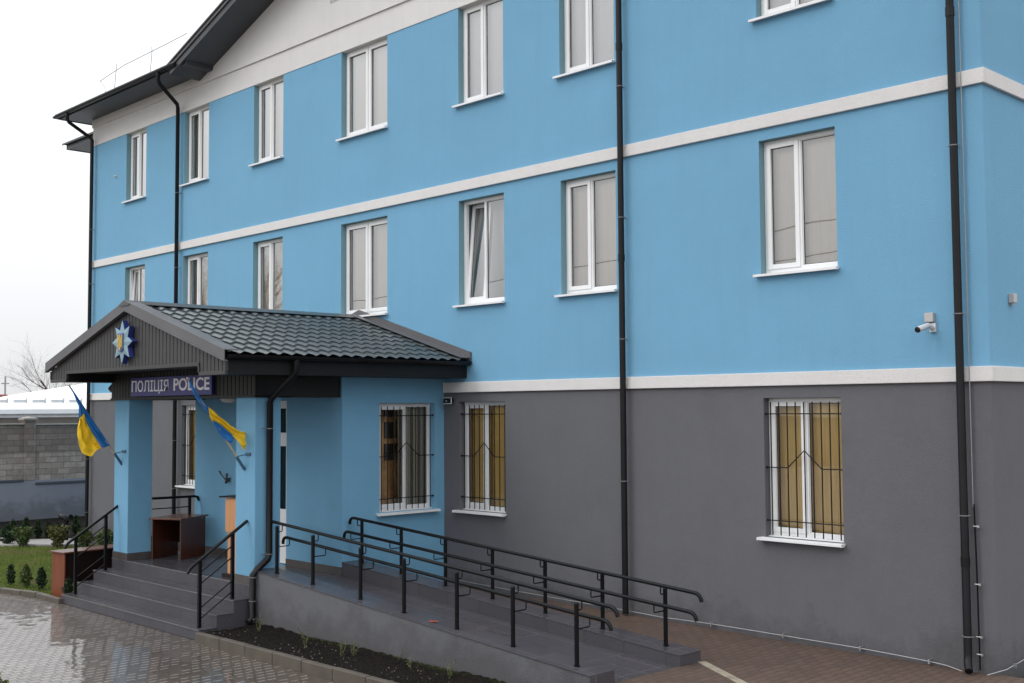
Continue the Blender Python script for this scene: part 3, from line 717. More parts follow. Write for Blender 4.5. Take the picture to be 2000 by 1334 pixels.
# thin lightning rod beside the right pipe and the grounding wire on the wall foot
g = MB(); g.tube([(px+.075, -.045, 9.0), (px+.075, -.045, .92)], .0055, 6)
g.build('lightning_conductor', 'rod', B)
g = MB(); g.tube([(px+.085, -.045, .95), (px+.095, -.045, .2), (px+.10, -.045, -.76)], .0085, 6); o = g.build('conductor_sleeve', 'black', B)
g = MB()
for z in (.72, .12, -.42, -.60): g.tube([(px+.07, -.05, z), (px+.13, -.05, z)], .008, 6); g.box(px+.118, px+.138, -.06, -.035, z-.012, z+.012)
g.build('conductor_clip', 'metal', B)
g = MB()
W_ = [(-13.6, -.05, -.66), (-12.2, -.05, -.69), (-10.48, -.05, -.713), (-10.1, -.05, -.72), (-9.6, -.05, -.732), (-8.8, -.05, -.718), (-7.76, -.05, -.722), (-6.76, -.05, -.728), (-6.3, -.05, -.74), (-5.95, -.05, -.752), (-5.76, -.05, -.765), (-5.57, -.06, -.80)]
g.tube(W_, .0045, 6); g.tube([(-5.33, -.06, -.80), (-5.22, -.05, -.752), (-5.17, .05, -.735), (-5.17, .5, -.70), (-5.17, 3, -.70)], .0045, 6)
gw = g.build('grounding_wire', 'cable', B)
g = MB()
for x, z in ((-10.48, -.713), (-8.8, -.718), (-7.76, -.722), (-6.76, -.728), (-5.95, -.752)):
    g.box(x-.01, x+.01, -.066, -.0, z-.022, z+.022); g.tube([(x, -.06, z-.03), (x+.004, -.06, z+.03)], .006, 6)
g.box(-5.18, -5.15, .24, .26, -.745, -.70)
g.build('wire_clip', 'metal', gw)

# ---- main roof: eave left of the gable, raking gable, right eave
ox = XL-.36
zs_ = 8.965
g = MB()   # flat soffits with fascia boards
g.box(ox, -21.15, -.66, 0.001, zs_, zs_+.03)
g.box(-21.17, -21.14, -.66, 0, zs_+.03, 9.26)
g.box(ox, XL, 0, 12, zs_, zs_+.03)
g.build('eave_soffit', 'soffit', B)
g = MB(); g.box(ox-.012, -21.45, -.685, -.662, zs_-.015, 9.06); g.box(ox-.03, ox-.002, -.685, 12, zs_-.015, 9.06)
g.build('fascia', 'soffit', B)
g = MB(); gutter(g, -.745, ox-.06, -21.42, 9.03, .058, 8, 'X'); 
gutter(g, ox-.09, -.80, 12, 9.03, .058)
g.build('roof_gutter', 'pipe', B)
RS = .30
g = MB()
zt = 9.07
# front slope left of gable up to ridge; hip on the left
g.add([(ox-.09, -.77, zt), (-21.5, -.77, zt), (-21.5, 5.0, zt+5.77*RS), (ox+5.7, 5.0, zt+5.77*RS), (ox-.09, 11, zt)], [(0, 1, 2, 3), (0, 3, 4)])
g.add([(ox-.09, -.77, zt-.03), (-21.45, -.77, zt-.03), (-21.45, -.71, zt-.03), (ox-.04, -.71, zt-.03), (ox-.09, -.77, zt), (-21.45, -.77, zt)], [(0, 1, 5, 4), (0, 3, 2, 1)])
main = g.build('main_roof', 'roof', B)
# raking gable overhang
g = MB(); sl = .345
def rk(x): return 9.03+sl*(x+21.17)
for (xa, xb, mir) in ((-21.68, GAP, 0), (-21.68, GAP, 1)):
    def mx_(x): return x if not mir else 2*GAP-x
    za, zb2 = rk(xa), rk(xb)
    v = []
    for x, z in ((xa, za), (xb, zb2)):
        for y in (-.72, .01):
            v += [(mx_(x), y, z), (mx_(x), y, z+.17)]
    g.add(v, [(0, 1, 3, 2), (4, 6, 7, 5), (0, 4, 5, 1), (2, 3, 7, 6), (0, 2, 6, 4), (1, 5, 7, 3)])
g.build('gable_soffit', 'soffit', B)
g = MB()
for mir in (0, 1):
    def mx_(x): return x if not mir else 2*GAP-x
    v = []
    for x in (-21.74, GAP):
        for y in (-.75, -.723):
            v += [(mx_(x), y, rk(x)+.13), (mx_(x), y, rk(x)+.20)]
    g.add(v, [(0, 1, 3, 2), (4, 6, 7, 5), (0, 4, 5, 1), (2, 3, 7, 6), (0, 2, 6, 4), (1, 5, 7, 3)])
    v = []
    for x in (-21.76, GAP):
        for y in (-.78, 7):
            v += [(mx_(x), y, rk(x)+.20), (mx_(x), y, rk(x)+.23)]
    g.add(v, [(0, 1, 3, 2), (4, 6, 7, 5), (0, 4, 5, 1), (2, 3, 7, 6), (0, 2, 6, 4), (1, 5, 7, 3)])
g.build('gable_verge', 'flash', B)
# rear wing eave that shows past the left corner
def rayx(pxx, pyy, X):
    d = rt*((pxx-1000)/2264.54)+up*(-(pyy-667)/2264.54)+fw
    t = (X-CAM.x)/d.x; return CAM+d*t
p_ = rayx(136, 292, -29.2)
zr = p_.z; yr = p_.y
g = MB(); g.box(-29.15, -26.9, yr, yr+7, zr+.0, zr+.03); g.box(-29.25, -26.9, yr-.06, yr-.02, zr-.01, zr+.13); g.box(-29.25, -29.20, yr-.06, yr+7, zr-.01, zr+.13)
g.add([(-29.34, yr-.14, zr+.12), (-26.9, yr-.14, zr+.12), (-26.9, yr+2.3, zr+.12+.75), (-26.9, yr+7, zr+.12)], [(0, 1, 2), (0, 2, 3)])
g.add([(-29.34, yr-.14, zr+.10), (-26.9, yr-.14, zr+.10), (-26.9, yr-.14, zr+.15), (-29.34, yr-.14, zr+.15)], [(0, 1, 2, 3)])
g.build('rear_wing_eave', 'soffit', B)
g = MB(); g.box(-28.6, -26.95, yr+.6, yr+6.5, -1.1, zr); g.build('rear_wing_wall', 'blue', B)
# lightning wire on posts above the left eave
g = MB()
pts = [(-25.1, -.55, 9.35), (-25.45, -.5, 9.55), (-25.2, -.45, 9.62), (-24.2, -.5, 9.66), (-22.4, -.5, 9.68), (-21.4, -.5, 9.70)]
g.tube([(-24.9, -.62, 9.17)]+pts, .009, 5)
for x in (-24.6, -22.9): g.tube([(x, -.55, 9.14), (x-.02, -.5, 9.66), (x-.03, -.5, 9.78)], .009, 5)
g.build('roof_lightning_wire', 'rod', B)
# right main eave (out of the picture, keeps light and reflections true)
g = MB(); g.box(-6.0, XR+.5, -.74, 0, zs_, zs_+.03); g.box(XR, XR+.6, 0, 13, zs_, zs_+.03); g.build('right_eave_soffit', 'soffit', B)

# ---- small marks where plaster was touched up
# ------------------------------------------------------------------ STEPS AND RAMP
SX0, SX1 = -18.40, -14.045
st = thing('entrance_steps', 'four grey tiled entrance steps leading up to the porch landing', 'steps', (-16.2, -3.8, -1.07))
g = MB(); g.box(SX0, SX1, -3.36, VY-.001, -1.2, ZF); g.box(SX0, VX0, VY, -.02, -1.2, ZF)
g.build('landing', 'tile', st, bevel=.004)
Y = [-3.36, -3.675, -3.935, -4.19]; Z = [ZF, -.595, -.76, -.922]
for i in (1, 2, 3):
    g = MB(); g.box(SX0+.0, SX1, Y[i], Y[i-1]+.0, -1.2, Z[i]-.012); o = g.build('step', 'tileface', st)
    g = MB(); g.box(SX0-.004, SX1+.006, Y[i]-.008, Y[i-1]-.002, Z[i]-.012, Z[i]); g.build('step_tread', 'tile', o, bevel=.003)
    g = MB(); g.box(SX0-.005, SX1+.007, Y[i]-.011, Y[i]-.0081, Z[i]-.0125, Z[i]+.0006); g.build('nosing', 'nosing', o)
g = MB(); g.box(SX0, SX1, -3.364, -3.3601, Z[1], ZF-.012); g.build('step_riser', 'tileface', st)
g = MB(); g.box(SX0-.004, SX1+.006, -3.369, -3.3642, ZF-.0125, ZF+.0006); g.build('nosing', 'nosing', st)

rp = thing('access_ramp', 'long grey tiled wheelchair ramp with raised kerbs and rendered retaining wall', 'ramp', (-11, -2.7, -1.07))
RX1 = -7.82
def prx(g, poly, y0, y1): return g.prism(poly, 'Y', y0, y1)
g = MB(); prx(g, [(-14.04, -1.2), (RX1-.0, -1.2), (RX1, -.82), (-13.95, ZF+.0015), (-14.04, ZF+.0015)], -3.02, VY-.0)
g.build('ramp_surface', 'tile', rp)
KO = lambda x: -.238-.0716*(x+13.7)
KI = lambda x: -.236-.0716*(x+13.9)
g = MB(); prx(g, [(-14.04, -1.25), (RX1-.004, -1.25), (RX1-.004, KO(RX1)-.014), (-14.04, KO(-14.04)-.014)], -3.38, -3.025)
g.build('retaining_wall', 'grey', rp)
g = MB(); prx(g, [(-14.04, KO(-14.04)-.0138), (RX1+.002, KO(RX1)-.0138), (RX1+.002, KO(RX1)), (-14.04, KO(-14.04))], -3.39, -3.018)
g.box(RX1-.004, RX1+.004, -3.386, -3.02, -1.0, KO(RX1)-.014)
g.build('kerb_cap', 'tile', rp, bevel=.002)
g = MB(); prx(g, [(-13.948, -1.1), (RX1+.01, -1.1), (RX1+.01, KI(RX1)-.012), (-13.948, KI(-13.948)-.012)], VY, -1.60)
ik = g.build('inner_kerb', 'tileface', rp)
g = MB(); prx(g, [(-13.948, KI(-13.948)-.012), (RX1+.014, KI(RX1)-.012), (RX1+.014, KI(RX1)), (-13.948, KI(-13.948))], VY-.006, -1.595)
g.build('kerb_cap', 'tile', ik, bevel=.002)
# red leaves lying on the ramp
for k, (x, y, sc) in enumerate(((-10.37, -3.25, .055), (-10.05, -2.93, .04))):
    zz = (KO(x) if y < -3.02 else -.43-.0636*(x+13.95))+.004
    g = MB(); n = 11; ring = []
    for i in range(n*2):
        r = sc*(1 if i % 2 else .6)*random.uniform(.8, 1.2); a = math.pi*i/n; ring.append((x+r*math.cos(a)*1.4, y+r*math.sin(a), zz+random.uniform(0, .012)))
    g.add(ring+[(x, y, zz+.006)], [(i, (i+1) % (2*n), 2*n) for i in range(2*n)])
    tag(g.build('fallen_leaf', 'rleaf', base=(x, y, zz)), ('red fallen leaf on the outer kerb edge of the ramp', 'smaller reddish fallen leaf on the ramp surface beside a rail post')[k], 'leaf', 'fallen leaves on the ramp')

# ------------------------------------------------------------------ RAILINGS
def curve_pts(p0, p1, p2, n=6):
    p0, p1, p2 = map(Vector, (p0, p1, p2)); return [p0*(1-t)**2+p1*2*t*(1-t)+p2*t*t for t in [i/n for i in range(n+1)]]
def ramp_railing(label, xs, yp, kb, sgn, zu, zl, xu, xl, wallend):
    t = thing('ramp_railing', label, 'railing', (-11, yp, kb(-11)), 'black ramp railings')
    for x in xs:
        top = kb(x)+.628
        g = MB(); g.tube([(x, yp, kb(x)-.002), (x, yp, top)], .0245, 12)
        g.tube([(x, yp, top), (x, yp, top+.012)], [.027, .018], 12)
        g.tube([(x, yp, kb(x)+.0), (x, yp, kb(x)+.006)], .034, 12)
        po = g.build('post', 'black', t)
        yu, yl = yp+sgn*.082, yp+sgn*.20
        g = MB(); za = zu(x)-.10
        g.tube([(x, yp, za), (x, yu-sgn*.012, za), (x, yu, za+.014), (x, yu, zu(x))], .0075, 6)
        zb_ = zl(x)-.10
        g.tube([(x, yp, zb_), (x, yl-sgn*.012, zb_), (x, yl, zb_+.014), (x, yl, zl(x))], .0075, 6)
        g.build('bracket', 'black', po)
    for (yy, zf, (xa, xb)) in ((yp+sgn*.082, zu, xu), (yp+sgn*.20, zl, xl)):
        pts = []
        if wallend and yy == yp+sgn*.082: pts.append((xa, yy, zf(xa)))
        else: pts += [tuple(p) for p in curve_pts((xa-.03, yy, zf(xa)-.10), (xa-.04, yy, zf(xa)+.0), (xa+.08, yy, zf(xa+.08)))]
        n = 14
        for i in range(1, n): 
            x = xa+.08+(xb-.09-xa-.08)*i/n; pts.append((x, yy, zf(x)))
        pts += [tuple(p) for p in curve_pts((xb-.09, yy, zf(xb-.09)), (xb, yy, zf(xb)), (xb+.012, yy, zf(xb)-.085))]
        g = MB(); g.tube(pts, .0215, 12); g.build('handrail', 'black', t)
OX = [-13.67, -12.815, -11.78, -10.92, -9.97, -9.06, -8.13]
IX = [-13.71, -12.80, -11.86, -10.94, -10.0, -9.07, -8.145]
ramp_railing('black double handrail on the outer kerb of the ramp, nearest the flower bed', OX, -3.24, KO, 1,
             lambda x: .428-.0714*(x+13.8), lambda x: .230-.0694*(x+13.84), (-14.0, -7.66), (-13.80, -7.85), True)
ramp_railing('black double handrail on the inner kerb of the ramp, nearest the building wall', IX, -1.78, KI, -1,
             lambda x: .405-.0672*(x+13.81), lambda x: .215-.0667*(x+13.77), (-13.86, -7.60), (-13.84, -7.58), False)
def stair_rail(label, X, dy, zb):
    t = thing('stair_railing', label, 'railing', (X, -3.85+dy, -.92), 'black stair railings')
    Y1, Y2 = -4.105+dy, -3.61+dy; sl = (.44+.12)/(4.25-3.39)
    hz = lambda y: -.115+sl*(y+4.24-dy)
    for y, b in ((Y1, zb[0]), (Y2, zb[1])):
        g = MB(); g.box(X-.022, X+.022, y-.022, y+.022, b, hz(y)-.01); po = g.build('post', 'black', t, bevel=.003)
    g = MB(); g.tube([(X, -4.285+dy, -.19), (X, -4.245+dy, -.125), (X, -4.20+dy, hz(-4.20+dy)), (X, -3.38+dy, hz(-3.38+dy))], .022, 10); g.build('handrail', 'black', t)
    for off in (.17, .325, .645, .79):
        g = MB(); g.tube([(X, Y1, hz(Y1)-off), (X, Y2, hz(Y2)-off)], .0095, 8); g.build('rail_bar', 'black', t)
stair_rail('black metal handrail right of the steps, beside the right pillar', -14.2, 0, (-.922, -.595))
stair_rail('black metal handrail left of the steps, beside the outdoor desk', -18.22, .05, (-.985, -.595))
t = thing('porch_railing', 'black metal railing between the left pillar and the entrance wall, behind the small desk', 'railing', (-18.1, -2.4, ZF))
g = MB(); g.tube([(-18.1, -2.82, .52), (-18.1, -2.05, .515), (-18.1, -1.99, .50), (-18.1, -1.965, .44)], .022, 10); g.build('handrail', 'black', t)
g = MB(); g.box(-18.122, -18.078, -2.16, -2.116, ZF, .51); g.build('post', 'black', t, bevel=.003)
for z in (.345, .11, -.06, -.23):
    g = MB(); g.tube([(-18.1, -2.82, z), (-18.1, -2.14, z)], .0095, 8); g.build('rail_bar', 'black', t)

# ------------------------------------------------------------------ SIGN, EMBLEM
sg = thing('police_sign', 'navy sign board reading ПОЛІЦІЯ POLICE in pale letters on the porch beam', 'sign', (-16.35, -3.43, 2.2))
g = MB(); g.box(-17.62, -15.08, -3.455, -3.414, 2.205, 2.50); g.build('sign_board', 'signblue', sg, bevel=.004)
def text_mesh(body, x0, x1, z0, z1, y, mat, parent, name, off=.0):
    cu = bpy.data.curves.new('txt', 'FONT'); cu.body = body; cu.size = 1; cu.extrude = .01; cu.offset = off; cu.resolution_u = 4
    ob = bpy.data.objects.new('txt', cu); COL.objects.link(ob)
    dg = bpy.context.evaluated_depsgraph_get(); dg.update()
    me = bpy.data.meshes.new_from_object(ob.evaluated_get(dg))
    bpy.data.objects.remove(ob)
    co = np.array([v.co for v in me.vertices]); a, b = co.min(0), co.max(0)
    for v in me.vertices:
        c = v.co.copy(); wx = x0+(c.x-a[0])/(b[0]-a[0])*(x1-x0); wz = z0+(c.y-a[1])/(b[1]-a[1])*(z1-z0)
        wy = y-.006*(1 if c.z > 0 else 0)
        v.co = (wx-parent['_b'][0], wy-parent['_b'][1], wz-parent['_b'][2])
    me.materials.clear(); me.materials.append(M_[mat])
    o = bpy.data.objects.new(name, me); COL.objects.link(o); o.parent = parent; o['_b'] = parent['_b']; return o
text_mesh('ПОЛІЦІЯ', -17.575, -16.36, 2.24, 2.455, -3.4555, 'signtext', sg, 'lettering', .008)
text_mesh('POLICE', -16.20, -15.13, 2.275, 2.465, -3.4555, 'signtext', sg, 'lettering', .022)

em = thing('star_emblem', 'pale blue eight pointed star emblem with gold trident on the porch gable', 'emblem', (-16.18, -4.3, 2.98))
cx, cz, Rr, rr = -16.185, 2.985, .32, .185
poly = [(cx+(Rr if i % 2 == 0 else rr)*math.sin(math.pi*i/8), cz+(Rr if i % 2 == 0 else rr)*math.cos(math.pi*i/8)) for i in range(16)]
g = MB(); g.prism(poly, 'Y', -4.29, -4.215); g.build('star_body', 'starside', em)
dy_ = .075
g = MB()
n = 16; fr = [(x, -4.295, z) for x, z in poly]
g.add(fr+[(cx, -4.317, cz)]+[(x, -4.2905, z) for x, z in poly], [(i, (i+1) % n, n) for i in range(n)]+[(i, n+1+i, n+1+(i+1) % n, (i+1) % n) for i in range(n)])
g.build('star_face', 'star', em)
sh = [(-.082, .130), (.082, .130), (.082, -.085), (.045, -.130), (0, -.150), (-.045, -.130), (-.082, -.085)]
g = MB(); g.prism([(cx+a, cz+b) for a, b in sh], 'Y', -4.325, -4.310); g.build('shield', 'navy', em)
g = MB()
def bar(a, b, c, d): g.box(cx+a, cx+b, -4.335, -4.3255, cz+c, cz+d)
bar(-.010, .010, -.10, .115); bar(-.066, -.050, -.05, .105); bar(.050, .066, -.05, .105); bar(-.066, .066, -.070, -.0505)
for s in (-1, 1):
    g.prism([(cx+s*.0495, cz+.105), (cx+s*.022, cz+.03), (cx+s*.030, cz-.015), (cx+s*.0105, cz-.048), (cx+s*.030, cz-.045), (cx+s*.044, cz-.01), (cx+s*.036, cz+.02), (cx+s*.0495, cz+.06)], 'Y', -4.3345, -4.3256)
    g.prism([(cx+s*.0, cz-.0705), (cx+s*.032, cz-.0705), (cx+s*.018, cz-.105), (cx, cz-.130)], 'Y', -4.334, -4.3257)
g.build('trident', 'gold', em)

# ------------------------------------------------------------------ FLAGS
def cloth(g, quads):
    """quads: list of rows; each row = list of points across; smooth grid"""
    n = len(quads[0]); vs = [p for r in quads for p in r]
    g.add(vs, [(j*n+i, j*n+i+1, (j+1)*n+i+1, (j+1)*n+i) for j in range(len(quads)-1) for i in range(n-1)], True)
def interp(a, b, t): return tuple(a[i]+(b[i]-a[i])*t for i in range(len(a)))
def poly_at(pts, t):
    L_ = [0]
    for p, q in zip(pts, pts[1:]): L_.append(L_[-1]+math.dist(p, q))
    s = t*L_[-1]
    for i in range(len(pts)-1):
        if s <= L_[i+1]+1e-9: return interp(pts[i], pts[i+1], (s-L_[i])/max(1e-9, L_[i+1]-L_[i]))
    return pts[-1]
def flag(label, X, base, tip, edges, mats, zt):
    t = thing('flag', label, 'flag', (X, base[0], base[1]), 'flags on the porch pillars')
    g = MB(); g.tube([(X, *base), (X, *tip)], .013, 10); pole = g.build('flag_pole', 'pole', t)
    d = Vector((tip[0]-base[0], tip[1]-base[1])).normalized()
    g = MB(); g.tube([(X, base[0], base[1]), (X, base[0]+d.x*.20, base[1]+d.y*.20)], .021, 12)
    g.box(X-.02, X+.02, base[0]-.01, -3.366, base[1]-.03, base[1]+.01)
    q = (base[0]+d.x*.20, base[1]+d.y*.20)
    g.tube([(X, q[0], q[1]), (X+.06, -3.372, q[1]+.03)], .008, 8); g.box(X+.03, X+.16, -3.378, -3.366, q[1]+.01, q[1]+.055)
    g.build('pole_bracket', 'bracket', t)
    for k, (ea, eb, mt, amp) in enumerate(edges):
        rows = []
        nU, nV = 44, 22
        for i in range(nU+1):
            u = i/nU; A, Bp = poly_at(ea, u), poly_at(eb, u); row = []
            for j in range(nV+1):
                v = j/nV; y, z = interp(A, Bp, v)
                off = amp*(math.sin(u*5+v*3.2)*.6+math.sin(v*9+u*2.5)*.4)*(.25+v)+amp*.22*math.sin(v*15+u*9+math.sin(u*7)*1.5)+amp*.12*math.sin(v*4-u*23)
                row.append((X+.022+off+(.0 if mt == 'fblue' else .012), y, z))
            rows.append(row)
        g = MB(); cloth(g, rows); o = g.build('flag_cloth', mt, t)
        so = o.modifiers.new('thick', 'SOLIDIFY'); so.thickness = .003
        o['label'] = 'blue half of the flag cloth' if mt == 'fblue' else 'yellow half of the flag cloth'
# left flag: blue along the pole, yellow hanging below
tip = (-4.263, 2.395); b0 = (-3.372, 1.123)
hoist = [tip, (-3.573, 1.419)]
mid_ = [(-4.255, 2.37), (-4.13, 2.12), (-4.06, 1.93), (-3.95, 1.74), (-3.83, 1.55), (-3.715, 1.385)]
mid2 = [(-4.095, 1.86), (-4.03, 1.94), (-3.95, 1.74), (-3.83, 1.55), (-3.735, 1.375)]
low = [(-4.098, 1.84), (-4.11, 1.72), (-4.105, 1.60), (-4.07, 1.42), (-4.03, 1.31), (-3.96, 1.27), (-3.886, 1.245), (-3.83, 1.33), (-3.79, 1.36), (-3.735, 1.375)]
outer = [(-4.258, 2.375), (-4.17, 2.22), (-4.095, 2.06), (-4.09, 1.86), (-4.02, 1.93), (-3.94, 1.735), (-3.82, 1.55), (-3.70, 1.385)]
flag('blue and yellow flag hanging full from an angled pole on the left porch pillar', -18.1, b0, tip,
     [(hoist, outer, 'fblue', .03), (mid2, low, 'fyel', .05)], None, 0)
# right flag: wrapped round its pole
tip = (-4.267, 2.42); b0 = (-3.385, 1.17)
e1 = [(-4.267, 2.425), (-4.13, 2.22), (-3.96, 2.03)]; e2 = [(-4.262, 2.40), (-4.16, 2.20), (-4.05, 2.03), (-3.935, 1.90)]
y1 = [(-3.965, 2.03), (-3.80, 1.90), (-3.62, 1.775), (-3.48, 1.69), (-3.37, 1.66)]
y2 = [(-3.95, 1.91), (-3.88, 1.82), (-3.72, 1.745), (-3.60, 1.65), (-3.50, 1.545), (-3.41, 1.42), (-3.39, 1.43)]
bl1 = [(-3.90, 1.86), (-3.78, 1.79), (-3.66, 1.70), (-3.54, 1.61)]; bl2 = [(-3.89, 1.84), (-3.80, 1.70), (-3.73, 1.60), (-3.60, 1.515)]
flag('blue and yellow flag furled along an angled pole on the right porch pillar', -14.3, b0, tip,
     [(e1, e2, 'fblue', .03), (y1, y2, 'fyel', .045), (bl1, bl2, 'fblue', .02)], None, 0)

# ------------------------------------------------------------------ DESKS, LECTERN
def rotbox(g, cx, cy, rot, a0, a1, b0, b1, z0, z1): g.box(cx+a0, cx+a1, cy+b0, cy+b1, z0, z1, rot, (cx, cy))
def desk(label, cx, cy, zb, rot, Lx, Wy, H, over, panel_side, mats, over_y=.02):
    """long side along local x; end panels at both ends, modesty panel on one long side"""
    t = thing('desk', label, 'desk', (cx, cy, zb), 'brown desks by the entrance')
    th = .02
    g = MB(); rotbox(g, cx, cy, rot, -Lx/2-over, Lx/2+over, -Wy/2-over_y, Wy/2+over_y, zb+H-.024, zb+H); g.build('table_top', mats[0], t, bevel=.003)
    for a in (-Lx/2, Lx/2-th):
        g = MB(); rotbox(g, cx, cy, rot, a, a+th, -Wy/2, Wy/2, zb, zb+H-.025); g.build('side_panel', mats[1], t, bevel=.002)
    s = panel_side; y0 = s*(Wy/2-.04)
    g = MB(); rotbox(g, cx, cy, rot, -Lx/2+th+.001, Lx/2-th-.001, min(y0, y0+s*.018), max(y0, y0+s*.018), zb+H*.30, zb+H-.026); g.build('front_panel', mats[2], t)
    g = MB(); rotbox(g, cx, cy, rot, Lx/2+.0005, Lx/2+.002, Wy/2-.12, Wy/2-.08, zb+H-.05, zb+H-.044); g.build('handle', 'metal', t)
# porch desk
ang = math.atan2(.64, -.355)   # direction of its end panel
desk('small dark brown desk standing on the porch landing beside the left pillar', -17.705, -2.54, ZF, ang-math.pi/2, .54, .73, .665, .03, 1, ('woodtop', 'wood', 'wooddark'), .05)
desk('long red brown desk standing on the ground left of the entrance steps', -19.09, -3.42, -1.06, rad(96), 1.15, .40, .735, .03, -1, ('woodtop', 'woodlit', 'wooddark'))
t = thing('lectern', 'orange wood lectern with dark sloping top behind the right porch pillar', 'lectern', (-14.86, -3.05, ZF))
g = MB(); g.prism([(-15.10, .22), (-14.62, .22), (-14.62, .72), (-15.10, .70)], 'Y', -3.20, -2.86); g.build('upper_body', 'beech', t, bevel=.003)
g = MB(); g.box(-15.065, -14.655, -3.18, -2.88, ZF+.05, .219); g.build('lower_body', 'beech', t, bevel=.003)
g = MB(); g.prism([(-15.22, .705), (-14.56, .74), (-14.56, .765), (-15.22, .73)], 'Y', -3.24, -2.82); g.build('top_board', 'wooddark', t, bevel=.003)
g = MB(); g.box(-15.14, -14.6, -3.23, -2.83, ZF, ZF+.05); g.build('foot_plate', 'wooddark', t, bevel=.003)

# ------------------------------------------------------------------ CAMERAS, LAMPS, BOXES
t = thing('security_camera', 'white bullet security camera on the blue wall under its square junction box', 'camera', (-5.84, -.03, 2.86))
g = MB(); g.box(-5.905, -5.805, -.055, 0, 2.885, 2.985); g.build('junction_box', 'boxgrey', t, bevel=.006)
g = MB(); g.box(-5.86, -5.79, -.03, 0, 2.775, 2.872); g.tube([(-5.825, -.03, 2.82), (-5.825, -.075, 2.835), (-5.83, -.10, 2.84)], [.03, .024, .02], 12); g.build('wall_bracket', 'camw', t, bevel=.004)
g = MB(); g.tube([(-5.835, -.08, 2.845), (-5.84, -.10, 2.842), (-5.855, -.27, 2.80), (-5.858, -.30, 2.79)], [.022, .031, .033, .034], 16); g.build('camera_body', 'camw', t)
g = MB(); g.tube([(-5.858, -.301, 2.79), (-5.860, -.315, 2.785)], [.034, .028], 16); g.build('lens', 'dark', t)
t = MB(); t.box(XR, XR+.06, .50, .59, 3.08, 3.18); t.box(XR, XR+.03, .53, .56, 3.05, 3.08)
tag(t.build('junction_box', 'boxgrey', base=(XR, .54, 3.05), bevel=.006), 'small pale square junction box on the side wall round the right corner', 'junction box')
t = thing('wall_spotlight', 'tiny white round fitting on the blue wall left of the first top floor window', 'light', (-25.62, -.02, 7.42))
g = MB(); g.tube([(-25.62, 0, 7.43), (-25.62, -.03, 7.43)], .03, 12); g.build('housing', 'camw', t)
g = MB(); g.tube([(-25.62, -.031, 7.43), (-25.62, -.04, 7.42)], [.022, .018], 12); g.build('lens', 'boxgrey', t)
t = thing('wall_floodlight', 'small black floodlight in a white frame at the junction of entrance block and grey wall', 'light', (-13.75, -.1, 2.1))
g = MB(); g.box(-13.85, -13.66, -.10, -.088, 2.145, 2.157); g.box(-13.85, -13.66, -.10, -.088, 2.053, 2.065); g.box(-13.672, -13.66, -.10, -.088, 2.065, 2.145); g.box(-13.80, -13.76, -.10, 0, 2.095, 2.105)
g.build('frame', 'camw', t)
g = MB(); g.box(-13.85, -13.674, -.096, -.04, 2.067, 2.143); g.build('lamp_body', 'dark', t)
t = thing('porch_floodlight', 'small round floodlight mounted on the left end of the porch beam', 'light', (-18.5, -3.3, 2.4))
g = MB(); g.tube([(-18.45, -3.3, 2.50), (-18.52, -3.3, 2.46)], .015, 8); g.build('arm', 'black', t)
g = MB(); g.tube([(-18.50, -3.28, 2.47), (-18.53, -3.3, 2.40), (-18.58, -3.32, 2.33)], [.03, .055, .07], 14); g.build('lamp_body', 'clad', t)
g = MB(); g.tube([(-18.585, -3.322, 2.325), (-18.59, -3.324, 2.32)], .062, 14); g.build('lens', 'lampglass', t)
t = thing('ceiling_lamp', 'round white ceiling lamp under the porch roof behind the furled flag', 'light', (-17.0, -2.4, 2.2))
lx_, ly_ = -16.15, -2.55
g = MB(); g.tube([(lx_, ly_, 2.167), (lx_, ly_, 2.145)], .13, 20); g.build('lamp_base', 'camw', t)
g = MB(); g.tube([(lx_, ly_, 2.145), (lx_, ly_, 2.11), (lx_, ly_, 2.095)], [.12, .10, .04], 20); g.build('diffuser', 'lampglass', t)
M_['lampgrey'] = simple('weathered_lamp_metal', (.06, .06, .06), .5, .3, 12)
t = thing('wall_lamp', 'small dark wall lamp on the blue entrance wall above the lectern', 'light', (-17.15, -1.97, .85))
g = MB(); g.tube([(-17.10, VY, .83), (-17.12, VY-.06, .83)], .035, 10); g.build('base', 'lampgrey', t)
g = MB(); g.tube([(-17.12, VY-.06, .83), (-17.17, VY-.10, .90), (-17.24, VY-.11, .97)], [.013, .010, .018], 8); g.tube([(-17.12, VY-.06, .84), (-17.07, VY-.08, .79)], [.014, .026], 10); g.tube([(-17.1, VY-.06, .84), (-17.03, VY-.09, .93)], [.012, .02], 8); g.build('arm', 'lampgrey', t)
t = thing('garden_lamp', 'low black garden lamp standing at the far left corner of the building', 'lamp', (-27.2, -.35, -1.1))
g = MB(); g.tube([(-27.25, -.35, -1.08), (-27.25, -.35, -.60)], .05, 8); g.build('post', 'black', t)
g = MB(); g.tube([(-27.25, -.35, -.60), (-27.3, -.38, -.54), (-27.42, -.42, -.52), (-27.47, -.44, -.46)], [.06, .07, .06, .02], 8); g.tube([(-27.25, -.35, -.60), (-27.1, -.3, -.52)], [.05, .07], 8); g.build('lamp_head', 'black', t)

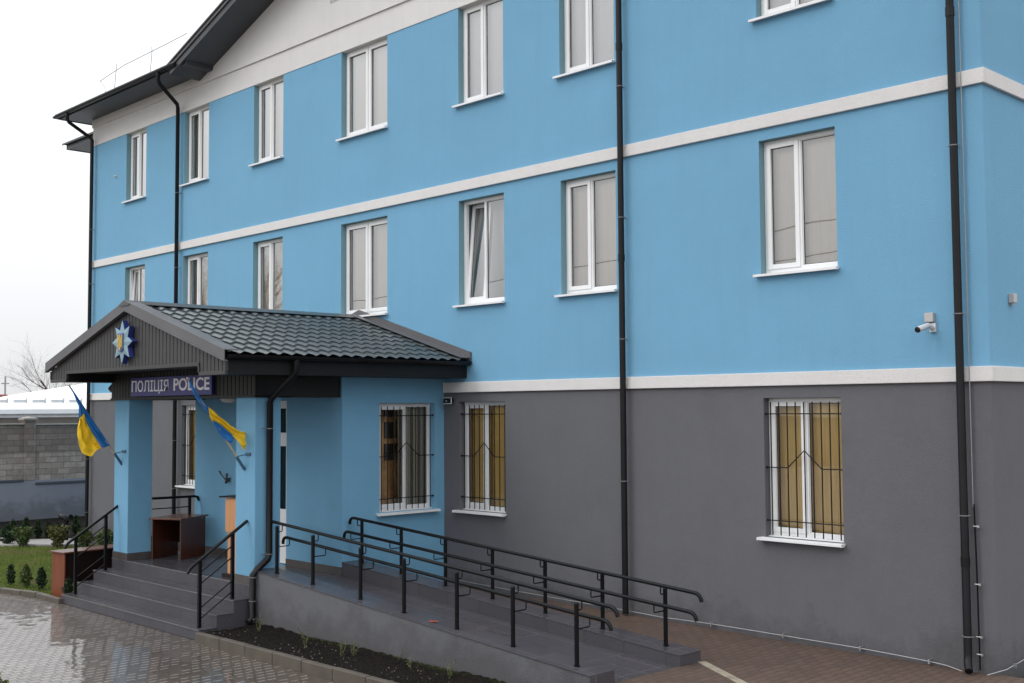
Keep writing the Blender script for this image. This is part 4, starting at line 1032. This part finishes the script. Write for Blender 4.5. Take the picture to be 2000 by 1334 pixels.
# ------------------------------------------------------------------ BOUNDARY WALL AND HOUSE BEYOND
WX = -33.17
t = thing('boundary_wall', 'boundary wall of mixed concrete blocks on a blue grey rendered base with pier', 'wall', (WX, 1, -1.14))
g = MB(); g.box(WX-.3, WX+.02, -6, 9, -1.3, .03); g.build('rendered_base', 'boundbase', t)
g = MB(); g.box(WX-.25, WX-.02, -6, .93, .06, 1.60); g.box(WX-.25, WX-.02, 1.25, 9, -.05, 1.58); g.build('block_panel', 'block', t)
g = MB(); g.box(WX-.27, WX+.045, -6, .93, .0, .07); g.box(WX-.27, WX+.045, 1.25, 9, -.10, -.03); g.build('ledge', 'boundcap', t, bevel=.01)
g = MB(); g.box(WX-.35, WX+.03, .93, 1.25, .031, 1.72); g.build('pier', 'block', t, bevel=.01)
g = MB(); g.box(WX-.38, WX+.06, .89, 1.29, 1.72, 1.78); g.add([(WX-.38, .89, 1.78), (WX+.06, .89, 1.78), (WX+.06, 1.29, 1.78), (WX-.38, 1.29, 1.78), (WX-.16, 1.09, 1.84)], [(0, 1, 4), (1, 2, 4), (2, 3, 4), (3, 0, 4)])
g.box(WX-.28, WX+.02, -6, .93, 1.60, 1.635); g.box(WX-.28, WX+.02, 1.25, 9, 1.58, 1.615)
g.build('coping', 'coping', t, bevel=.008)
HX = -38.0
t = thing('neighbour_house', 'low house with snow covered hipped roof behind the block wall', 'building', (HX-4, 6, -1.14))
g = MB(); g.box(HX-9, HX-.5, -3.5, 14, -1.3, 2.0); g.build('wall', 'housewall', t)
g = MB(); g.box(HX-9.2, HX, -3.6, 14.3, 1.78, 1.90); g.build('eave', 'houseeave', t)
g = MB(); g.box(HX-9.3, HX+.08, -3.7, 14.4, 1.90, 2.05)
pc = .215; d = 4.6; yc = 2.4
g.add([(HX+.08, yc, 2.05), (HX+.08, 14.4, 2.05), (HX-9.3, 14.4, 2.05), (HX-9.3, yc, 2.05), (HX-d, yc+d, 2.05+d*pc), (HX-d, 14.4-d, 2.05+d*pc)],
      [(0, 1, 5, 4), (1, 2, 5), (2, 3, 4, 5), (3, 0, 4)])
rf = g.build('snowy_roof', 'snow', t)
for k in range(5):
    y = 2.1+k*.62
    g = MB(); g.box(HX-.75, HX-.69, y, y+.42, 2.26, 2.37); g.box(HX-.72, HX-.66, y+.40, y+.44, 2.24, 2.42); g.build('snow_guard', 'snowgrey', rf)
g = MB(); g.box(-45.3, -44.9, 4.35, 4.85, 1.0, 2.62); g.build('chimney', 'redbrick', rf)
t = MB(); t.tube([(-60, 10.39, -1), (-60, 10.39, 3.75)], .045, 6); t.tube([(-60, 10.2, 3.4), (-60, 10.58, 3.4)], .03, 5)
tag(t.build('antenna_mast', 'rod', base=(-60, 10.39, -1)), 'thin mast far behind the snowy house at the left edge', 'mast')

# ------------------------------------------------------------------ TREES (bare)
def bare_tree(label, base, H, spread, depth, mat1, mat2, seed, r0=.16, fan=4, group='bare trees', zsq=1.0, lean=0):
    rn = random.Random(seed); T = MB(); C_ = MB()
    def grow(p, d, L_, r, lv):
        n = 3; pts = [p]; dd = d
        for i in range(n):
            dd = (dd+Vector((rn.uniform(-1, 1), rn.uniform(-1, 1), rn.uniform(-.6, .9)))*.16).normalized()
            pts.append(pts[-1]+dd*(L_/n))
        rs = [r*(1-.45*i/n) for i in range(n+1)]
        (T if lv < 2 else C_).tube(pts, rs, 6 if lv < 2 else 3, cap=False)
        if lv >= depth: return
        k = fan+(1 if lv > 1 else 0)
        for j in range(k):
            t_ = rn.uniform(.35, 1.0) if j else 1.0
            q = pts[min(n, int(t_*n))]; a = rn.uniform(0, 2*math.pi); s = rn.uniform(.5, 1.0)*spread
            u = dd.orthogonal().normalized(); v = dd.cross(u)
            nd = (dd+(u*math.cos(a)+v*math.sin(a))*s+Vector((0, 0, .10))).normalized(); nd.z *= zsq; nd.normalize()
            grow(q, nd, L_*rn.uniform(.58, .82), rs[-1]*rn.uniform(.5, .72), lv+1)
    grow(Vector(base), Vector((lean, 0, 1)), H*.34, r0, 0)
    t = thing('bare_tree', label, 'tree', base, group)
    T.build('trunk', mat1, t); C_.build('crown', mat2, t)
bare_tree('leafless tree with fine spreading twigs behind the snowy house', (-62, 13.7, -1.1), 9.3, .95, 5, 'bark', 'bark', 5, .22, 4)
bare_tree('tall leafless tree across the yard, seen mirrored in the left windows, nearest the kerb', (-42, -11.2, -1.1), 14, .75, 5, 'bark', 'barkgold', 11, .42, 5)
bare_tree('tall leafless tree across the yard with a broad golden crown, second from the kerb', (-46, -15.0, -1.1), 15, .85, 5, 'bark', 'barkgold', 12, .42, 5)
bare_tree('leafless tree at the far side of the yard, farthest from the building', (-56, -9.5, -1.1), 12, .8, 5, 'bark', 'barkgold', 13, .35, 4)

t = thing('overhead_cable', 'two overhead cables strung between wooden poles across the yard, seen mirrored in the windows', 'cable', (-50, -25, 8))
for dy, dz in ((0, 0), (-1.2, -.95)):
    g = MB(); n = 24; a_, b_ = Vector((4, -25+dy, 10.3+dz)), Vector((-96, -25+dy, 8.6+dz))
    g.tube([a_.lerp(b_, i/n)-Vector((0, 0, 1.9*4*(i/n)*(1-i/n)))+Vector((0, 0, .3)) for i in range(n+1)], .022, 5); g.build('wire', 'black', t)
for x, h in ((4, 10.6), (-96, 8.9)):
    g = MB(); g.tube([(x, -25.6, -1.1), (x, -25.6, h+.3)], [.14, .09], 10); g.box(x-.05, x+.05, -26.4, -24.8, h-.05, h+.05); g.build('cable_pole', 'bark', t)

# ------------------------------------------------------------------ SHRUBS
def shrub(label, cat, x, y, zb, h, w, n, mats, shape='cone', ls=.03, group=None, seed=0, name='shrub'):
    rn = random.Random(seed); t = thing(name, label, cat, (x, y, zb), group)
    g = MB(); 
    for k in range(4):
        a = rn.uniform(0, 6.28); g.tube([(x, y, zb), (x+math.cos(a)*w*.15, y+math.sin(a)*w*.15, zb+h*.5), (x+math.cos(a)*w*.3, y+math.sin(a)*w*.3, zb+h*.85)], [.008, .006, .003], 4)
    g.build('stem', 'bark', t)
    g = MB(); lob = [(rn.uniform(0, 6.28), rn.uniform(.2, .95), rn.uniform(.6, 1.1)) for _ in range(9)]
    for i in range(n):
        u = rn.random()**.8; a = rn.uniform(0, 6.28)
        prof = {'cone': (1-u)**.55*(.35+u*1.6 if u < .35 else 1)*.95, 'round': math.sin(math.pi*min(1, .12+u*.86)), 'open': .35+.65*u}[shape]
        lump = 1+.28*math.sin(a*3+seed)+.2*math.sin(u*11+a*2+seed*2)
        r = w*.5*prof*lump*rn.uniform(.25, 1.05)**.5
        c = Vector((x+r*math.cos(a), y+r*math.sin(a), zb+h*(.05+.95*u)+rn.uniform(-.02, .03)))
        d = Vector((rn.uniform(-1, 1), rn.uniform(-1, 1), rn.uniform(-.2, 1.3))).normalized(); s = d.orthogonal().normalized()
        s = (Matrix.Rotation(rn.uniform(0, 6.28), 3, d) @ s)
        L_ = ls*rn.uniform(.7, 1.6); W2 = L_*.34
        g.add([c, c+d*L_*.5+s*W2, c+d*L_, c+d*L_*.5-s*W2], [(0, 1, 2, 3)])
    g.build('foliage', mats, t); return t
bk = [(-28.35, -1.62, .62, .42, 'at the left edge of the photo'), (-28.0, -1.30, .60, .40, 'second from the left edge'), (-28.05, -.98, .66, .42, 'third from the left edge'),
      (-28.25, -.62, .50, .34, 'just left of the gap in the row'), (-28.28, -.36, .42, .28, 'short one right of the gap'), (-28.3, -.12, .38, .26, 'smallest of the row'),
      (-28.2, .30, .58, .40, 'left of the last three'), (-28.15, .58, .56, .34, 'middle of the last three'), (-28.0, .95, .66, .46, 'right end beside the garden lamp')]
for k, (x, y, h, wd, s) in enumerate(bk):
    shrub('evergreen shrub by the block wall, '+s, 'shrub', x, y, -1.10, h*.80, wd*.66, 1000, 'leaf1', 'cone', .04, 'dark shrubs along the block wall', k+1)
md_ = [(-27.5, -1.62, .42, .36, 'low dark shrub at the near side of the pale path, farthest left', 'leaf1'), (-26.75, -1.55, .44, .55, 'wide olive green shrub at the lawn edge by the path', 'grassdry'),
       (-25.95, -1.10, .50, .58, 'bushy yellow green shrub behind the long outdoor desk', 'leaf2'), (-25.6, -.65, .42, .45, 'olive shrub seen through the left stair railing', 'grassdry'),
       (-25.0, -.42, .44, .55, 'green shrub against the grey wall beside the left pipe', 'grassdry'), (-22.4, -.5, .5, .5, 'yellow green shrub under the porch side window', 'leaf2')]
for k, (x, y, h, wd, lb, mt) in enumerate(md_):
    shrub(lb, 'shrub', x, y, -1.08, h*.92, wd*.80, 1100, mt, 'open' if k in (1, 2, 5) else 'round', .045, None, 20+k)
fr_ = [(-20.95, -4.02, .33, .16, 'small upright shrub by the curved kerb, farthest left'), (-20.52, -3.93, .36, .24, 'small bushy shrub by the curved kerb, second from the left'),
       (-20.08, -3.84, .34, .20, 'small upright shrub by the curved kerb, third from the left'), (-19.72, -3.70, .34, .20, 'small shrub by the curved kerb, partly behind the outdoor desk'), (-18.72, -3.95, .30, .2, 'small shrub under the outdoor desk beside the step railing')]
for k, (x, y, h, wd, lb) in enumerate(fr_):
    shrub(lb, 'shrub', x, y, -1.075, h, wd, 800, 'leaf1' if k != 1 else 'grassdry', 'cone', .035, 'small shrubs along the curved kerb', 40+k)
shrub('olive leafed shrub at the bottom left corner of the photo', 'shrub', -10.98, -8.02, -1.07, .66, .55, 900, 'leaf2', 'round', .055, None, 60)

# cut rose stems in the soil bed
def on_z(pxx, pyy, z):
    d = rt*((pxx-1000)/2264.54)+up*(-(pyy-667)/2264.54)+fw; t = (z-CAM.z)/d.z; return CAM+d*t
roses = [(505, 1234, .25, 5, 'beside the porch downpipe'), (596, 1261, .30, 5, 'tall pair of shoots, second from the left'), (667, 1282, .22, 6, 'left of the close pair near the bed centre'), (692, 1283, .20, 7, 'right of the close pair near the bed centre'),
         (782, 1290, .14, 2, 'single short shoot near the ramp wall'), (803, 1309, .16, 2, 'leaning shoot close to the kerb'), (878, 1324, .18, 5, 'at the bottom edge of the photo')]
for k, (a, b, h, n, lb) in enumerate(roses):
    p = on_z(a, b, -.94); rn = random.Random(k+90); g = MB(); t = thing('rose_bush', 'pruned rose stems in the soil bed, '+lb, 'plant', tuple(p), 'pruned rose bushes in the soil bed')
    lf = MB()
    for i in range(n):
        a_ = rn.uniform(0, 6.28); l = h*rn.uniform(.55, 1.05); s = rn.uniform(.1, .45)
        q = p+Vector((math.cos(a_)*l*s, math.sin(a_)*l*s, l)); m_ = (p+q)/2+Vector((rn.uniform(-.02, .02), rn.uniform(-.02, .02), 0))
        g.tube([p-Vector((0, 0, .03)), m_, q], [.0055, .0045, .003], 5)
        for j in range(8):
            c = p+(q-p)*rn.uniform(.05, 1) if rn.random() > .5 else p+(q-p)*rn.uniform(0, .3); d = Vector((rn.uniform(-1, 1), rn.uniform(-1, 1), rn.uniform(-.1, 1))).normalized(); sd = d.orthogonal().normalized(); L_ = rn.uniform(.015, .03)
            lf.add([c, c+d*L_*.5+sd*L_*.4, c+d*L_, c+d*L_*.5-sd*L_*.4], [(0, 1, 2, 3)])
    g.build('stem', 'twig', t); lf.build('foliage', 'grassdry', t)

# grass: blades on the lawn and the fringe at the foot of the ramp wall
def inside(p, poly):
    c = False; n = len(poly); j = n-1
    for i in range(n):
        xi, yi = poly[i]; xj, yj = poly[j]
        if (yi > p[1]) != (yj > p[1]) and p[0] < (xj-xi)*(p[1]-yi)/(yj-yi)+xi: c = not c
        j = i
    return c
g = MB(); rn = random.Random(3); cnt = 0
while cnt < 26000:
    x, y = rn.uniform(-29, -18.4), rn.uniform(-6.5, -.3)
    if not inside((x, y), LW): continue
    cnt += 1; a = rn.uniform(0, 6.28); h = rn.uniform(.015, .05); wv = .005; lx, ly = rn.uniform(-.02, .02), rn.uniform(-.02, .02)
    g.add([(x-wv*math.cos(a), y-wv*math.sin(a), -1.076), (x+wv*math.cos(a), y+wv*math.sin(a), -1.076), (x+lx, y+ly, -1.075+h)], [(0, 1, 2)])
tag(g.build('lawn_grass', 'leaf3'), 'short green grass growing on the lawn left of the steps', 'grass', kind='stuff')
g = MB()
for k in range(6500):
    x = -12.6+rn.random()**.8*5.0; y = -3.40-abs(rn.gauss(0, .04)) if rn.random() < .93 else rn.uniform(-4.17, -3.4)
    if rn.random() < .35*max(0, math.sin(x*2.3+1)): continue
    z = -.935; a = rn.uniform(0, 6.28); h = rn.uniform(.012, .042); wv = .003; lx, ly = rn.uniform(-.02, .02), rn.uniform(-.02, .01)
    g.add([(x-wv*math.cos(a), y-wv*math.sin(a), z-.02), (x+wv*math.cos(a), y+wv*math.sin(a), z-.02), (x+lx, y+ly, z+h)], [(0, 1, 2)])
tag(g.build('bed_grass', 'weed'), 'thin green weeds along the foot of the ramp wall', 'grass', kind='stuff')
# pebbles and clods on the soil
g = MB()
for k in range(170):
    x, y = rn.uniform(-13.8, -7.9), rn.uniform(-4.16, -3.42); r = rn.uniform(.006, .016); z = -.935
    v = [(x+r*rn.uniform(.7, 1.2), y, z), (x, y+r*rn.uniform(.7, 1.2), z), (x-r*rn.uniform(.7, 1.2), y, z), (x, y-r*rn.uniform(.7, 1.2), z), (x, y, z+r*.8), (x, y, z-r*.5)]
    g.add(v, [(0, 1, 4), (1, 2, 4), (2, 3, 4), (3, 0, 4), (1, 0, 5), (2, 1, 5), (3, 2, 5), (0, 3, 5)])
tag(g.build('soil_clods', 'bark'), 'loose pebbles and clods on the dark soil bed', 'soil', kind='stuff')
for o in bpy.data.objects:
    if '_b' in o: del o['_b']
